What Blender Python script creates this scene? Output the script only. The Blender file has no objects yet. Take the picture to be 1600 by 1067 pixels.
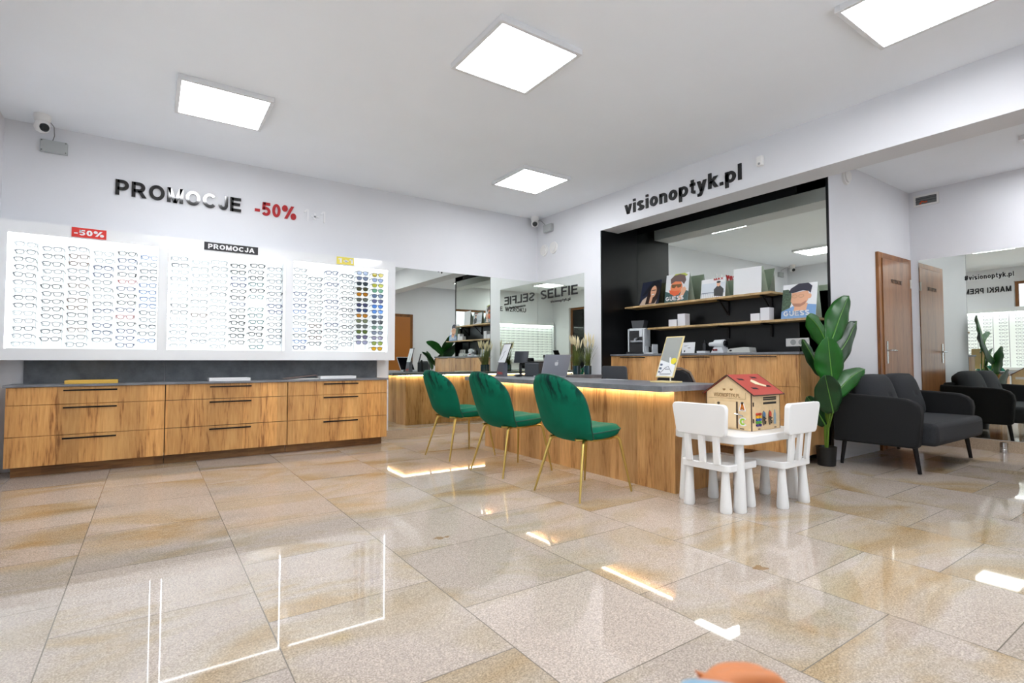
import bpy, bmesh, math, random
from mathutils import Vector, Matrix
random.seed(7)
S = bpy.context.scene
COL = S.collection
# ---------------- camera, world, exposure ----------------
cam = bpy.data.cameras.new('camera'); camo = bpy.data.objects.new('camera', cam); COL.objects.link(camo)
cam.sensor_width = 36; cam.lens = 818/1600*36; cam.clip_start = .02
camo.location = (0, 0, .95)
camo.rotation_euler = (math.radians(90+2.1004), 0, -math.radians(34.615))
cam.dof.use_dof = True; cam.dof.focus_distance = 4.3; cam.dof.aperture_fstop = 4.5
S.camera = camo
S.view_settings.view_transform = 'Standard'; S.view_settings.look = 'None'
S.view_settings.gamma = 1; S.view_settings.use_curve_mapping = False
S.view_settings.exposure = 0.55
w = bpy.data.worlds.new('world'); S.world = w; w.use_nodes = True
w.node_tree.nodes['Background'].inputs[0].default_value = (.80, .90, 1, 1)
w.node_tree.nodes['Background'].inputs[1].default_value = 2.2
PANEL = 17.5      # ceiling panel radiance
LEDW = 34.0       # desk led
CASE = .36       # backlit case panel
def portal(x, y, z, sx, sy, rot):
    l = bpy.data.lights.new('window_portal', 'AREA'); l.shape = 'RECTANGLE'; l.size = sx; l.size_y = sy
    l.cycles.is_portal = True
    o = bpy.data.objects.new('window_portal', l); COL.objects.link(o); o.location = (x, y, z); o.rotation_euler = rot
# ---------------- materials ----------------
def lin(c):
    return tuple((v/12.92 if v <= .04045 else ((v+.055)/1.055)**2.4) for v in (x/255 for x in c))
MATS = {}
def M(name, rgb=(200,200,200), rough=.5, metal=0, emit=0, coat=0, spec=.5, trans=0, sheen=0, ior=1.5, noise=0, nscale=40, bump=0):
    if name in MATS: return MATS[name]
    m = bpy.data.materials.new(name); m.use_nodes = True; nt = m.node_tree; b = nt.nodes['Principled BSDF']
    c = (*lin(rgb), 1)
    b.inputs['Base Color'].default_value = c; b.inputs['Roughness'].default_value = rough
    b.inputs['Metallic'].default_value = metal; b.inputs['Coat Weight'].default_value = coat
    b.inputs['Coat Roughness'].default_value = .05
    b.inputs['Specular IOR Level'].default_value = spec; b.inputs['Transmission Weight'].default_value = trans
    b.inputs['IOR'].default_value = ior
    if sheen:
        b.inputs['Sheen Weight'].default_value = sheen; b.inputs['Sheen Roughness'].default_value = .35
        b.inputs['Sheen Tint'].default_value = (*[min(1, v*2.2+.02) for v in lin(rgb)], 1)
    if emit:
        b.inputs['Emission Color'].default_value = c; b.inputs['Emission Strength'].default_value = emit
    tc = nt.nodes.new('ShaderNodeTexCoord'); n = nt.nodes.new('ShaderNodeTexNoise')
    n.inputs['Scale'].default_value = nscale; n.inputs['Detail'].default_value = 3
    nt.links.new(tc.outputs['Object'], n.inputs['Vector'])
    if noise:
        r = nt.nodes.new('ShaderNodeMapRange'); r.inputs['To Min'].default_value = 1-noise; r.inputs['To Max'].default_value = 1+noise
        r.inputs['From Min'].default_value = .3; r.inputs['From Max'].default_value = .7
        mx = nt.nodes.new('ShaderNodeVectorMath'); mx.operation = 'SCALE'; mx.inputs[0].default_value = c[:3]
        nt.links.new(n.outputs['Fac'], r.inputs['Value']); nt.links.new(r.outputs['Result'], mx.inputs['Scale'])
        nt.links.new(mx.outputs[0], b.inputs['Base Color'])
    if bump:
        bp = nt.nodes.new('ShaderNodeBump'); bp.inputs['Strength'].default_value = bump; bp.inputs['Distance'].default_value = .01
        nt.links.new(n.outputs['Fac'], bp.inputs['Height']); nt.links.new(bp.outputs[0], b.inputs['Normal'])
    MATS[name] = m; return m
def wood(name, c1, c2, c3, rough=.45, seed=0, dens=9.0, axis='Z', plank=.155):
    if name in MATS: return MATS[name]
    m = bpy.data.materials.new(name); m.use_nodes = True; nt = m.node_tree; N = nt.nodes.new; L = nt.links.new
    b = nt.nodes['Principled BSDF']; b.inputs['Roughness'].default_value = rough
    g = N('ShaderNodeNewGeometry'); mp = N('ShaderNodeMapping'); mp.inputs['Location'].default_value = (seed, seed*1.7, 0)
    L(g.outputs['Position'], mp.inputs['Vector'])
    mp.inputs['Scale'].default_value = (1, 1, .09) if axis == 'Z' else (.09, 1, 1)
    n1 = N('ShaderNodeTexNoise'); n1.inputs['Scale'].default_value = dens; n1.inputs['Detail'].default_value = 6; n1.inputs['Roughness'].default_value = .62; n1.inputs['Distortion'].default_value = .6
    n2 = N('ShaderNodeTexNoise'); n2.inputs['Scale'].default_value = dens*9; n2.inputs['Detail'].default_value = 3
    n3 = N('ShaderNodeTexNoise'); n3.inputs['Scale'].default_value = dens*.35; n3.inputs['Detail'].default_value = 1
    for n in (n1, n2, n3): L(mp.outputs[0], n.inputs['Vector'])
    cr = N('ShaderNodeValToRGB'); e = cr.color_ramp.elements
    e[0].position = .37; e[0].color = (*lin(c3), 1); e[1].position = .60; e[1].color = (*lin(c1), 1)
    x = cr.color_ramp.elements.new(.45); x.color = (*lin(c2), 1)
    a = N('ShaderNodeMath'); a.operation = 'MULTIPLY_ADD'; a.inputs[1].default_value = .35; L(n2.outputs['Fac'], a.inputs[0])
    s = N('ShaderNodeMath'); s.operation = 'MULTIPLY'; s.inputs[1].default_value = .65; L(n1.outputs['Fac'], s.inputs[0]); L(s.outputs[0], a.inputs[2])
    L(a.outputs[0], cr.inputs['Fac'])
    # planks of slightly different tone
    sx = N('ShaderNodeSeparateXYZ'); L(g.outputs['Position'], sx.inputs[0])
    ad = N('ShaderNodeMath'); ad.operation = 'ADD'; L(sx.outputs['X'], ad.inputs[0]); L(sx.outputs['Y'], ad.inputs[1])
    dv = N('ShaderNodeMath'); dv.operation = 'DIVIDE'; dv.inputs[1].default_value = plank; L(ad.outputs[0], dv.inputs[0])
    fl = N('ShaderNodeMath'); fl.operation = 'FLOOR'; L(dv.outputs[0], fl.inputs[0])
    wn = N('ShaderNodeTexWhiteNoise'); wn.noise_dimensions = '1D'; L(fl.outputs[0], wn.inputs['W'])
    mr = N('ShaderNodeMapRange'); mr.inputs['To Min'].default_value = .80; mr.inputs['To Max'].default_value = 1.14; L(wn.outputs['Value'], mr.inputs['Value'])
    mr2 = N('ShaderNodeMapRange'); mr2.inputs['From Min'].default_value = .3; mr2.inputs['From Max'].default_value = .7; mr2.inputs['To Min'].default_value = .85; mr2.inputs['To Max'].default_value = 1.12; L(n3.outputs['Fac'], mr2.inputs['Value'])
    mm = N('ShaderNodeMath'); mm.operation = 'MULTIPLY'; L(mr.outputs[0], mm.inputs[0]); L(mr2.outputs[0], mm.inputs[1])
    vm = N('ShaderNodeVectorMath'); vm.operation = 'SCALE'; L(cr.outputs[0], vm.inputs[0]); L(mm.outputs[0], vm.inputs['Scale'])
    L(vm.outputs[0], b.inputs['Base Color'])
    MATS[name] = m; return m
def stone_floor():
    m = bpy.data.materials.new('granite_floor'); m.use_nodes = True; nt = m.node_tree; N = nt.nodes.new; L = nt.links.new
    b = nt.nodes['Principled BSDF']
    g = N('ShaderNodeNewGeometry'); sx = N('ShaderNodeSeparateXYZ'); L(g.outputs['Position'], sx.inputs[0])
    def mth(op, a, bb=None, c=None):
        n = N('ShaderNodeMath'); n.operation = op
        for i, v in enumerate((a, bb, c)):
            if v is None: continue
            if isinstance(v, (int, float)): n.inputs[i].default_value = v
            else: L(v, n.inputs[i])
        return n.outputs[0]
    u = mth('DIVIDE', mth('ADD', sx.outputs['X'], .27), .642); cu = mth('FLOOR', u); fu = mth('FRACT', u)
    v = mth('DIVIDE', mth('MULTIPLY_ADD', cu, .305, mth('ADD', sx.outputs['Y'], -2.40)), .642); cv = mth('FLOOR', v); fv = mth('FRACT', v)
    def edge(f):
        return mth('MINIMUM', f, mth('SUBTRACT', 1.0, f))
    d = mth('MINIMUM', edge(fu), edge(fv))
    grout = mth('LESS_THAN', d, .0030)
    comb = N('ShaderNodeCombineXYZ'); L(cu, comb.inputs[0]); L(cv, comb.inputs[1])
    wn = N('ShaderNodeTexWhiteNoise'); wn.noise_dimensions = '2D'; L(comb.outputs[0], wn.inputs['Vector'])
    off = N('ShaderNodeVectorMath'); off.operation = 'MULTIPLY_ADD'; L(wn.outputs['Color'], off.inputs[0]); off.inputs[1].default_value = (9, 9, 9); L(g.outputs['Position'], off.inputs[2])
    mp = N('ShaderNodeMapping'); mp.inputs['Scale'].default_value = (.75, 1.35, 1); mp.inputs['Rotation'].default_value = (0, 0, -.25); L(off.outputs[0], mp.inputs['Vector'])
    nb = N('ShaderNodeTexNoise'); nb.inputs['Scale'].default_value = 1.25; nb.inputs['Detail'].default_value = 4; nb.inputs['Distortion'].default_value = 1.2; L(mp.outputs[0], nb.inputs['Vector'])
    cr = N('ShaderNodeValToRGB'); e = cr.color_ramp.elements
    e[0].position = .46; e[0].color = (*lin((192,178,166)), 1); e[1].position = .74; e[1].color = (*lin((172,142,100)), 1)
    x = cr.color_ramp.elements.new(.54); x.color = (*lin((186,171,152)), 1)
    x = cr.color_ramp.elements.new(.63); x.color = (*lin((182,161,132)), 1)
    L(nb.outputs['Fac'], cr.inputs['Fac'])
    sp = N('ShaderNodeTexNoise'); sp.inputs['Scale'].default_value = 170; sp.inputs['Detail'].default_value = 2.5; sp.inputs['Roughness'].default_value = .7; L(g.outputs['Position'], sp.inputs['Vector'])
    mr = N('ShaderNodeMapRange'); mr.inputs['From Min'].default_value = .36; mr.inputs['From Max'].default_value = .62; mr.inputs['To Min'].default_value = .74; mr.inputs['To Max'].default_value = 1.14; L(sp.outputs['Fac'], mr.inputs['Value'])
    vo = N('ShaderNodeTexVoronoi'); vo.inputs['Scale'].default_value = 240; L(g.outputs['Position'], vo.inputs['Vector'])
    sv = N('ShaderNodeSeparateColor'); L(vo.outputs['Color'], sv.inputs[0])
    vr = N('ShaderNodeMapRange'); vr.inputs['From Min'].default_value = .0; vr.inputs['From Max'].default_value = 1; vr.inputs['To Min'].default_value = .74; vr.inputs['To Max'].default_value = 1.20; L(sv.outputs[0], vr.inputs['Value'])
    mt = N('ShaderNodeMapRange'); mt.inputs['To Min'].default_value = .90; mt.inputs['To Max'].default_value = 1.07; L(wn.outputs['Value'], mt.inputs['Value'])
    k = mth('MULTIPLY', mth('MULTIPLY', mr.outputs[0], vr.outputs[0]), mt.outputs[0])
    vm = N('ShaderNodeVectorMath'); vm.operation = 'SCALE'; L(cr.outputs[0], vm.inputs[0]); L(k, vm.inputs['Scale'])
    mx = N('ShaderNodeMix'); mx.data_type = 'RGBA'; L(grout, mx.inputs[0]); L(vm.outputs[0], mx.inputs[6]); mx.inputs[7].default_value = (*lin((122,114,104)), 1)
    # two rust stains
    cur = mx.outputs[2]
    ns = N('ShaderNodeTexNoise'); ns.inputs['Scale'].default_value = 26; ns.inputs['Detail'].default_value = 4; L(g.outputs['Position'], ns.inputs['Vector'])
    for (px, py, rx, ry) in ((1.30, 2.56, .075, .030), (2.33, 1.36, .050, .045)):
        dx = mth('DIVIDE', mth('SUBTRACT', sx.outputs['X'], px), rx); dy = mth('DIVIDE', mth('SUBTRACT', sx.outputs['Y'], py), ry)
        rr = mth('ADD', mth('MULTIPLY', dx, dx), mth('MULTIPLY', dy, dy))
        f = mth('LESS_THAN', mth('ADD', rr, mth('MULTIPLY', ns.outputs['Fac'], 2.4)), 1.62)
        f = mth('MULTIPLY', f, .65)
        m2 = N('ShaderNodeMix'); m2.data_type = 'RGBA'; L(f, m2.inputs[0]); L(cur, m2.inputs[6]); m2.inputs[7].default_value = (*lin((140,98,40)), 1); cur = m2.outputs[2]
    L(cur, b.inputs['Base Color'])
    b.inputs['Roughness'].default_value = .03; b.inputs['Specular IOR Level'].default_value = .62
    return m
def concrete(name, c1, c2, rough=.45):
    m = M(name, c1, rough); nt = m.node_tree; N = nt.nodes.new; L = nt.links.new; b = nt.nodes['Principled BSDF']
    g = N('ShaderNodeNewGeometry'); n = N('ShaderNodeTexNoise'); n.inputs['Scale'].default_value = 7; n.inputs['Detail'].default_value = 7; n.inputs['Roughness'].default_value = .65; L(g.outputs['Position'], n.inputs['Vector'])
    cr = N('ShaderNodeValToRGB'); cr.color_ramp.elements[0].position = .35; cr.color_ramp.elements[0].color = (*lin(c2), 1); cr.color_ramp.elements[1].position = .65; cr.color_ramp.elements[1].color = (*lin(c1), 1)
    L(n.outputs['Fac'], cr.inputs['Fac']); L(cr.outputs[0], b.inputs['Base Color']); return m
wall_m = M('white_wall_paint', (224,225,229), .65, noise=.012, nscale=3)
ceil_m = M('ceiling_paint', (243,247,252), .9, noise=.01, nscale=2)
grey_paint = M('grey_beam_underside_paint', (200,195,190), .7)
floor_m = stone_floor()
granite = M('granite_skirting', (182,164,142), .25, noise=.22, nscale=140)
mirror_m = M('mirror_glass', (228,233,226), .0, 1)
black_lam = M('black_laminate', (13,14,16), .34, spec=.3, noise=.1, nscale=8)
oak = wood('oak_front', (222,170,104), (202,146,82), (146,94,46), .42, 0)
oak2 = wood('oak_front_desk', (220,170,112), (198,146,88), (150,100,54), .42, 3.3, 11)
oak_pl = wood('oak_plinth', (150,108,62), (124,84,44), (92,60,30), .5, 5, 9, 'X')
oakshelf = wood('shelf_edge_oak', (206,176,128), (190,158,108), (160,126,80), .5, 9, 9, 'X')
door_wood = wood('brown_door_veneer', (150,104,66), (132,86,52), (108,66,38), .28, 12, 14, plank=3)
frame_wood = wood('door_frame_wood', (150,98,48), (128,78,34), (100,56,24), .3, 15, 12, plank=3)
ctop = concrete('grey_worktop_laminate', (128,130,135), (100,102,108), .38)
splash = concrete('slate_splashback', (112,118,124), (88,94,101), .5)
gloss_white = M('gloss_white_case', (232,234,236), .12, coat=.6)
black_metal = M('black_metal', (22,18,18), .4, .6)
panel_light = M('panel_diffuser', (248,250,254), .5, emit=PANEL)
frame_white = M('white_lamp_frame', (225,226,228), .4)
led_m = M('warm_led_strip', (255,236,206), .5, emit=LEDW)
led_c = M('cool_led_strip', (245,250,255), .5, emit=8)
case_back = M('backlit_case_panel', (240,244,244), .6, emit=CASE)
letter_black = M('gloss_black_letters', (12,12,14), .07, spec=.8)
matte_black = M('matte_black_letters', (16,16,18), .6)
letter_red = M('red_letters', (178,16,24), .35)
letter_white = M('white_letters', (236,236,238), .4)
sign_red = M('red_sign', (214,52,44), .4)
sign_black = M('black_sign', (32,32,36), .4)
sign_yellow = M('yellow_sign', (232,218,92), .4)
plastic_white = M('white_plastic', (232,231,229), .32)
brass = M('brushed_brass', (190,162,92), .28, 1)
chrome = M('chrome', (200,200,200), .15, 1)
grey_box = M('grey_plastic_box', (176,180,180), .5)
# ---------------- mesh helpers ----------------
class MB:
    def __init__(s): s.v = []; s.f = []; s.mi = []; s.cur = 0
    def add(s, vs, fs):
        o = len(s.v); s.v += [tuple(p) for p in vs]; s.f += [tuple(i+o for i in f) for f in fs]; s.mi += [s.cur]*len(fs); return s
    def box(s, x0, x1, y0, y1, z0, z1):
        return s.add([(x0,y0,z0),(x1,y0,z0),(x1,y1,z0),(x0,y1,z0),(x0,y0,z1),(x1,y0,z1),(x1,y1,z1),(x0,y1,z1)],
                     [(0,3,2,1),(4,5,6,7),(0,1,5,4),(1,2,6,5),(2,3,7,6),(3,0,4,7)])
    def tube(s, pts, rad, n=8, cap=True, closed=False, flat=1.0):
        pts = [Vector(p) for p in pts]; K = len(pts)
        rs = rad if isinstance(rad, (list, tuple)) else [rad]*K
        vs = []; up = None
        for i, p in enumerate(pts):
            if closed: t = pts[(i+1) % K]-pts[i-1]
            else: t = pts[min(i+1, K-1)]-pts[max(i-1, 0)]
            t.normalize()
            if up is None:
                up = Vector((0,0,1)) if abs(t.z) < .9 else Vector((1,0,0))
            a = t.cross(up)
            if a.length < 1e-5: a = t.orthogonal()
            a.normalize(); bb = a.cross(t).normalized(); up = bb
            for k in range(n):
                q = 2*math.pi*k/n
                vs.append(p+a*math.cos(q)*rs[i]+bb*math.sin(q)*rs[i]*flat)
        fs = []
        for i in range(K if closed else K-1):
            j = (i+1) % K
            for k in range(n):
                k2 = (k+1) % n; fs.append((i*n+k, j*n+k, j*n+k2, i*n+k2))
        if cap and not closed:
            fs.append(tuple(range(n))); fs.append(tuple((K-1)*n+k for k in reversed(range(n))))
        return s.add(vs, fs)
    def lathe(s, cx, cy, prof, n=24, sx=1, sy=1):
        vs = []; K = len(prof)
        for (r, z) in prof:
            for k in range(n):
                q = 2*math.pi*k/n; vs.append((cx+r*sx*math.cos(q), cy+r*sy*math.sin(q), z))
        fs = [(i*n+k, i*n+(k+1) % n, (i+1)*n+(k+1) % n, (i+1)*n+k) for i in range(K-1) for k in range(n)]
        fs.append(tuple(reversed(range(n)))); fs.append(tuple((K-1)*n+k for k in range(n)))
        return s.add(vs, fs)
    def prism(s, poly, a, b, fn):
        # poly: 2D points; fn(u,v,w) -> 3D; w from a to b
        n = len(poly); vs = [fn(u, v, a) for u, v in poly]+[fn(u, v, b) for u, v in poly]
        fs = [tuple(reversed(range(n))), tuple(range(n, 2*n))]+[(i, (i+1) % n, n+(i+1) % n, n+i) for i in range(n)]
        return s.add(vs, fs)
    def shell(s, fn, thick, nr=8, na=32, sq=2.0, pillow=.5, edge=.0):
        """closed pillow over the unit disc (superellipse): fn(a,b)->Vector mid surface"""
        def P(a, b): return Vector(fn(a, b))
        def nrm(a, b):
            e = .01; du = P(a+e, b)-P(a-e, b); dv = P(a, b+e)-P(a, b-e); q = du.cross(dv); return q.normalized()
        top = []; bot = []
        def ab(r, q):
            c, sn = math.cos(q), math.sin(q)
            k = (abs(c)**sq+abs(sn)**sq)**(-1/sq); return r*c*k, r*sn*k
        rows = [i/nr for i in range(1, nr+1)]
        for sgn, arr in ((1, top), (-1, bot)):
            a, b = 0, 0; arr.append(P(0, 0)+nrm(0, 0)*sgn*thick/2)
            for r in rows:
                h = thick/2*max(0.0, (1-r**4))**pillow + edge/2*(1 if r < 1 else .6)
                for k in range(na):
                    a, b = ab(r, 2*math.pi*k/na); arr.append(P(a, b)+nrm(a*.98, b*.98)*sgn*h)
        vs = top+bot; o = len(top); fs = []
        for off, fl in ((0, 0), (o, 1)):
            for k in range(na):
                t = (off, off+1+k, off+1+(k+1) % na); fs.append(t if not fl else t[::-1])
            for i in range(nr-1):
                for k in range(na):
                    k2 = (k+1) % na; A = off+1+i*na
                    t = (A+k, A+na+k, A+na+k2, A+k2); fs.append(t if not fl else t[::-1])
        A = 1+(nr-1)*na
        for k in range(na):
            k2 = (k+1) % na; fs.append((A+k, o+A+k, o+A+k2, A+k2))
        return s.add(vs, fs)
    def grid(s, P, thick=0):
        """P: rows of points -> (optionally thick) sheet"""
        R = len(P); Cn = len(P[0]); vs = [Vector(p) for r in P for p in r]
        fs = [(i*Cn+j, i*Cn+j+1, (i+1)*Cn+j+1, (i+1)*Cn+j) for i in range(R-1) for j in range(Cn-1)]
        return s.add(vs, fs)
    def xf(s, mat):
        s.v = [tuple(mat @ Vector(p)) for p in s.v]; return s
def obj(name, mb, mat, parent=None, bevel=0, smooth=None, label=None, seg=2, local=False, solid=0, recalc=False):
    me = bpy.data.meshes.new(name)
    off = Vector((0,0,0))
    if parent is not None and not local:
        p = parent
        while p is not None: off += Vector(p.location); p = p.parent
    me.from_pydata([tuple(Vector(v)-off) for v in mb.v], [], mb.f)
    for mm in (mat if isinstance(mat, (list, tuple)) else [mat]): me.materials.append(mm)
    if isinstance(mat, (list, tuple)): me.polygons.foreach_set('material_index', mb.mi)
    if recalc:
        bm = bmesh.new(); bm.from_mesh(me); bmesh.ops.recalc_face_normals(bm, faces=bm.faces); bm.to_mesh(me); bm.free()
    if smooth is not None:
        for p in me.polygons: p.use_smooth = True
        me.set_sharp_from_angle(angle=math.radians(smooth))
    me.update()
    o = bpy.data.objects.new(name, me); COL.objects.link(o)
    if parent is not None: o.parent = parent
    if bevel:
        b = o.modifiers.new('bevel', 'BEVEL'); b.width = bevel; b.segments = seg; b.limit_method = 'ANGLE'; b.angle_limit = math.radians(40)
    if solid:
        b = o.modifiers.new('solid', 'SOLIDIFY'); b.thickness = solid; b.offset = 0
    if label: o['label'] = label
    return o
def tag(o, label, cat, group=None, kind=None):
    o['label'] = label; o['category'] = cat
    if group: o['group'] = group
    if kind: o['kind'] = kind
    return o
def thing(name, label, cat, loc=(0,0,0), rotz=0, group=None):
    o = bpy.data.objects.new(name, None); COL.objects.link(o); o.empty_display_size = .05
    o.location = loc; o.rotation_euler = (0, 0, rotz); return tag(o, label, cat, group)
def struct(name, mb, mat, **k):
    o = obj(name, mb, mat, **k); o['kind'] = 'structure'; return o
def B(*a): return MB().box(*a)
def dup(root, loc=None, rotz=None, label=None, group=None):
    r = root.copy(); COL.objects.link(r)
    if loc is not None: r.location = loc
    if rotz is not None: r.rotation_euler = (0, 0, rotz)
    if label: r['label'] = label
    if group: r['group'] = group
    for ch in list(root.children):
        c = ch.copy(); COL.objects.link(c); c.parent = r
        for g in ch.children:
            d = g.copy(); COL.objects.link(d); d.parent = c
    return r
T_ = .19
def _arc(cx, cy, rx, ry, a0, a1, n=14):
    return [(cx+rx*math.cos(math.radians(a0+(a1-a0)*k/n)), cy+ry*math.sin(math.radians(a0+(a1-a0)*k/n))) for k in range(n+1)]
def glyph(c, t):
    """strokes of a plain bold sans letter: ('l', centre line), ('d', x0,y0,x1,y1) slanted bar with level ends; returns width"""
    h = t/2; X = .72
    L = lambda *p: ('l', list(p)); D = lambda *p: ('d',)+p
    V = lambda x, a=0, b=1: L((x, a), (x, b))
    H = lambda y, a, b: L((a, y), (b, y))
    bowl = lambda x0, x1, y0, y1: ('l', [(x0, y1)]+_arc(x1-(y1-y0)/2*.95, (y0+y1)/2, (y1-y0)/2*.95, (y1-y0)/2, 90, -90)+[(x0, y0)])
    ring = lambda cx, cy, rx, ry: ('c', _arc(cx, cy, rx, ry, 0, 360, 30)[:-1])
    if c == 'P': return [V(h), bowl(h, .68-h, .42, 1-h)], .68
    if c == 'R': return [V(h), bowl(h, .70-h, .44, 1-h), D(.40, .44, .66, 0)], .76
    if c == 'B': return [V(h), bowl(h, .66-h, .52, 1-h), bowl(h, .70-h, h, .52)], .70
    if c == 'D': return [V(h), bowl(h, .76-h, h, 1-h)], .76
    if c == 'O': return [ring(.42, .5, .42-h, .5-h)], .84
    if c == 'Q': return [ring(.42, .5, .42-h, .5-h)], .84
    if c == 'C': return [('l', _arc(.42, .5, .42-h, .5-h, 42, 318, 26))], .80
    if c == 'G': return [('l', _arc(.42, .5, .42-h, .5-h, 42, 352, 26)), H(.44, .44, .84)], .84
    if c == 'M': return [V(h), V(.88-h), D(h+.02, 1, .44, .0), D(.86-h, 1, .44, .0)], .88
    if c == 'N': return [V(h), V(.76-h), D(h+.02, 1, .74-h, 0)], .76
    if c == 'J': return [('l', [(.56-h, 1), (.56-h, .30)]+_arc(.28, .30, .28-h, .30-h, 0, -180)+[(h, .34)])], .56
    if c == 'E': return [V(h), H(1-h, h, .66), H(.52, h, .61), H(h, h, .68)], .68
    if c == 'F': return [V(h), H(1-h, h, .64), H(.50, h, .56)], .64
    if c == 'L': return [V(h), H(h, h, .62)], .62
    if c == 'I': return [V(h)], t
    if c == 'A': return [D(.42, 1, .10, 0), D(.42, 1, .74, 0), H(.30, .2, .64)], .84
    if c == 'K': return [V(h), D(.64, 1, .16, .42), D(.30, .60, .68, 0)], .78
    if c == 'X': return [D(.10, 1, .64, 0), D(.64, 1, .10, 0)], .74
    if c == 'Y': return [D(.10, 1, .37, .42), D(.64, 1, .37, .42), V(.37, 0, .45)], .74
    if c == 'W': return [D(.09, 1, .32, 0), D(.56, 1, .32, 0), D(.56, 1, .80, 0), D(1.03, 1, .80, 0)], 1.12
    if c == 'Z': return [H(1-h, .04, .68), H(h, .02, .70), D(.58, 1-t, .12, t)], .72
    if c == 'T': return [H(1-h, 0, .70), V(.35)], .70
    if c == 'U': return [('l', [(h, 1), (h, .36)]+_arc(.38, .36, .38-h, .36-h, 180, 360)+[(.76-h, 1)])], .76
    if c == 'V': return [D(.10, 1, .38, 0), D(.66, 1, .38, 0)], .76
    if c == 'S': return [('l', _arc(.36, .735, .36-h, .265-h, 25, 90, 6)[:-1]+_arc(.36, .735, .36-h, .265-h, 90, 270, 12)[:-1]+_arc(.36, .265, .36-h, .265-h+.0, 90, 0, 8)[:-1]+_arc(.36, .265, .36-h, .265-h, 0, -155, 14))], .72
    if c == 's': return [('l', [(x*.80, y*X) for x, y in _arc(.36, .735, .36-h*1.2, .265-h*1.3, 25, 270, 16)[:-1]+_arc(.36, .265, .36-h*1.2, .265-h*1.3, 90, -155, 20)])], .58
    if c == 'v': return [D(.09, X, .29, 0), D(.49, X, .29, 0)], .58
    if c == 'y': return [D(.09, X, .29, 0), D(.49, X, .29, 0), D(.30, .06, .17, -.27), H(-.27+h*.8, .02, .20)], .58
    if c == 'i': return [V(h, 0, X), V(h, 1-t*.85, 1)], t
    if c == 'l': return [V(h)], t
    if c == 'k': return [V(h), D(.47, X, .14, .32), D(.25, .46, .50, 0)], .58
    if c == 'o': return [ring(.30, X/2, .30-h, X/2-h)], .60
    if c == 'a': return [ring(.27, X/2, .27-h, X/2-h), V(.56-h, 0, X)], .56
    if c == 'n': return [V(h, 0, X), ('l', [(h, X-.26)]+_arc(.285, X-.285, .285-h, .285-h, 160, 0)+[(.57-h, 0)])], .57
    if c == 'p': return [V(h, -.28, X), ring(.31, X/2, .31-h, X/2-h)], .62
    if c == 't': return [('l', [(.17, .95), (.17, .20)]+_arc(.30, .20, .13, .20-h, 180, 270, 6)+[(.36, h)]), H(X-h*.9, .0, .36)], .36
    if c == '.': return [V(h, 0, t)], t
    if c == '-': return [H(.34, 0, .36)], .36
    if c == '+': return [H(.45, 0, .60), V(.30, .15, .75)], .60
    if c == '#': return [D(.24, 1, .16, 0), D(.50, 1, .42, 0), H(.68, .0, .66), H(.32, .0, .66)], .66
    if c == '1': return [V(.36-h), D(.36-t, 1, .05, .70)], .40
    if c == '5': return [H(1-h, .12, .60), D(.17, 1, .12, .45), ('l', [(.10, .54)]+_arc(.30, .335, .32-h, .335-h, 120, -150, 20))], .62
    if c == '0': return [ring(.30, .5, .30-h, .5-h)], .60
    if c == '%': return [ring(.19, .77, .19-h*.8, .23-h*.8), ring(.83, .23, .19-h*.8, .23-h*.8), D(.76, 1, .26, 0)], 1.02
    return [], .34
def text_mb(s, org, right, up, wdt, hgt, depth=.004, bold=.025):
    """letters filling a box wdt x hgt whose lower-left corner is org"""
    t = max(.09, .13+bold*2.4); polys = []; x = 0
    for c in s:
        g, gw = glyph(c, t)
        for st in g:
            if st[0] == 'd':
                _, x0, y0, x1, y1 = st; k = t*.5*math.hypot(x1-x0, y1-y0)/abs(y1-y0); k = min(k, t*.8)
                polys.append([(x+x0-k, y0), (x+x0+k, y0), (x+x1+k, y1), (x+x1-k, y1)])
            else:
                P = st[1]; cl = st[0] == 'c'; n = len(P); Lf, Rt = [], []
                for i, p in enumerate(P):
                    a = P[(i-1) % n] if (cl or i > 0) else p; b = P[(i+1) % n] if (cl or i < n-1) else p
                    d1 = (p[0]-a[0], p[1]-a[1]); d2 = (b[0]-p[0], b[1]-p[1])
                    l1 = math.hypot(*d1) or 1; l2 = math.hypot(*d2) or 1
                    dx = d1[0]/l1+d2[0]/l2; dy = d1[1]/l1+d2[1]/l2; l = math.hypot(dx, dy) or 1
                    nx, ny = -dy/l*t/2, dx/l*t/2
                    Lf.append((x+p[0]+nx, p[1]+ny)); Rt.append((x+p[0]-nx, p[1]-ny))
                for i in range(n if cl else n-1):
                    j = (i+1) % n; polys.append([Lf[i], Rt[i], Rt[j], Lf[j]])
        x += gw+.13
    xs_ = [p[0] for q in polys for p in q]; ys_ = [p[1] for q in polys for p in q]
    x0, x1, y0, y1 = min(xs_), max(xs_), min(ys_), max(ys_)
    org = Vector(org); r = Vector(right); u = Vector(up); n_ = r.cross(u); mb = MB()
    f = lambda a, b, q: org+r*((a-x0)/(x1-x0)*wdt)+u*((b-y0)/(y1-y0)*hgt)+n_*q
    for q in polys:
        ar = sum(q[i][0]*q[(i+1) % 4][1]-q[(i+1) % 4][0]*q[i][1] for i in range(4))
        mb.prism(q if ar > 0 else q[::-1], 0, depth, f)
    return mb
X_, Y_, Z_ = Vector((1,0,0)), Vector((0,1,0)), Vector((0,0,1))
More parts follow.
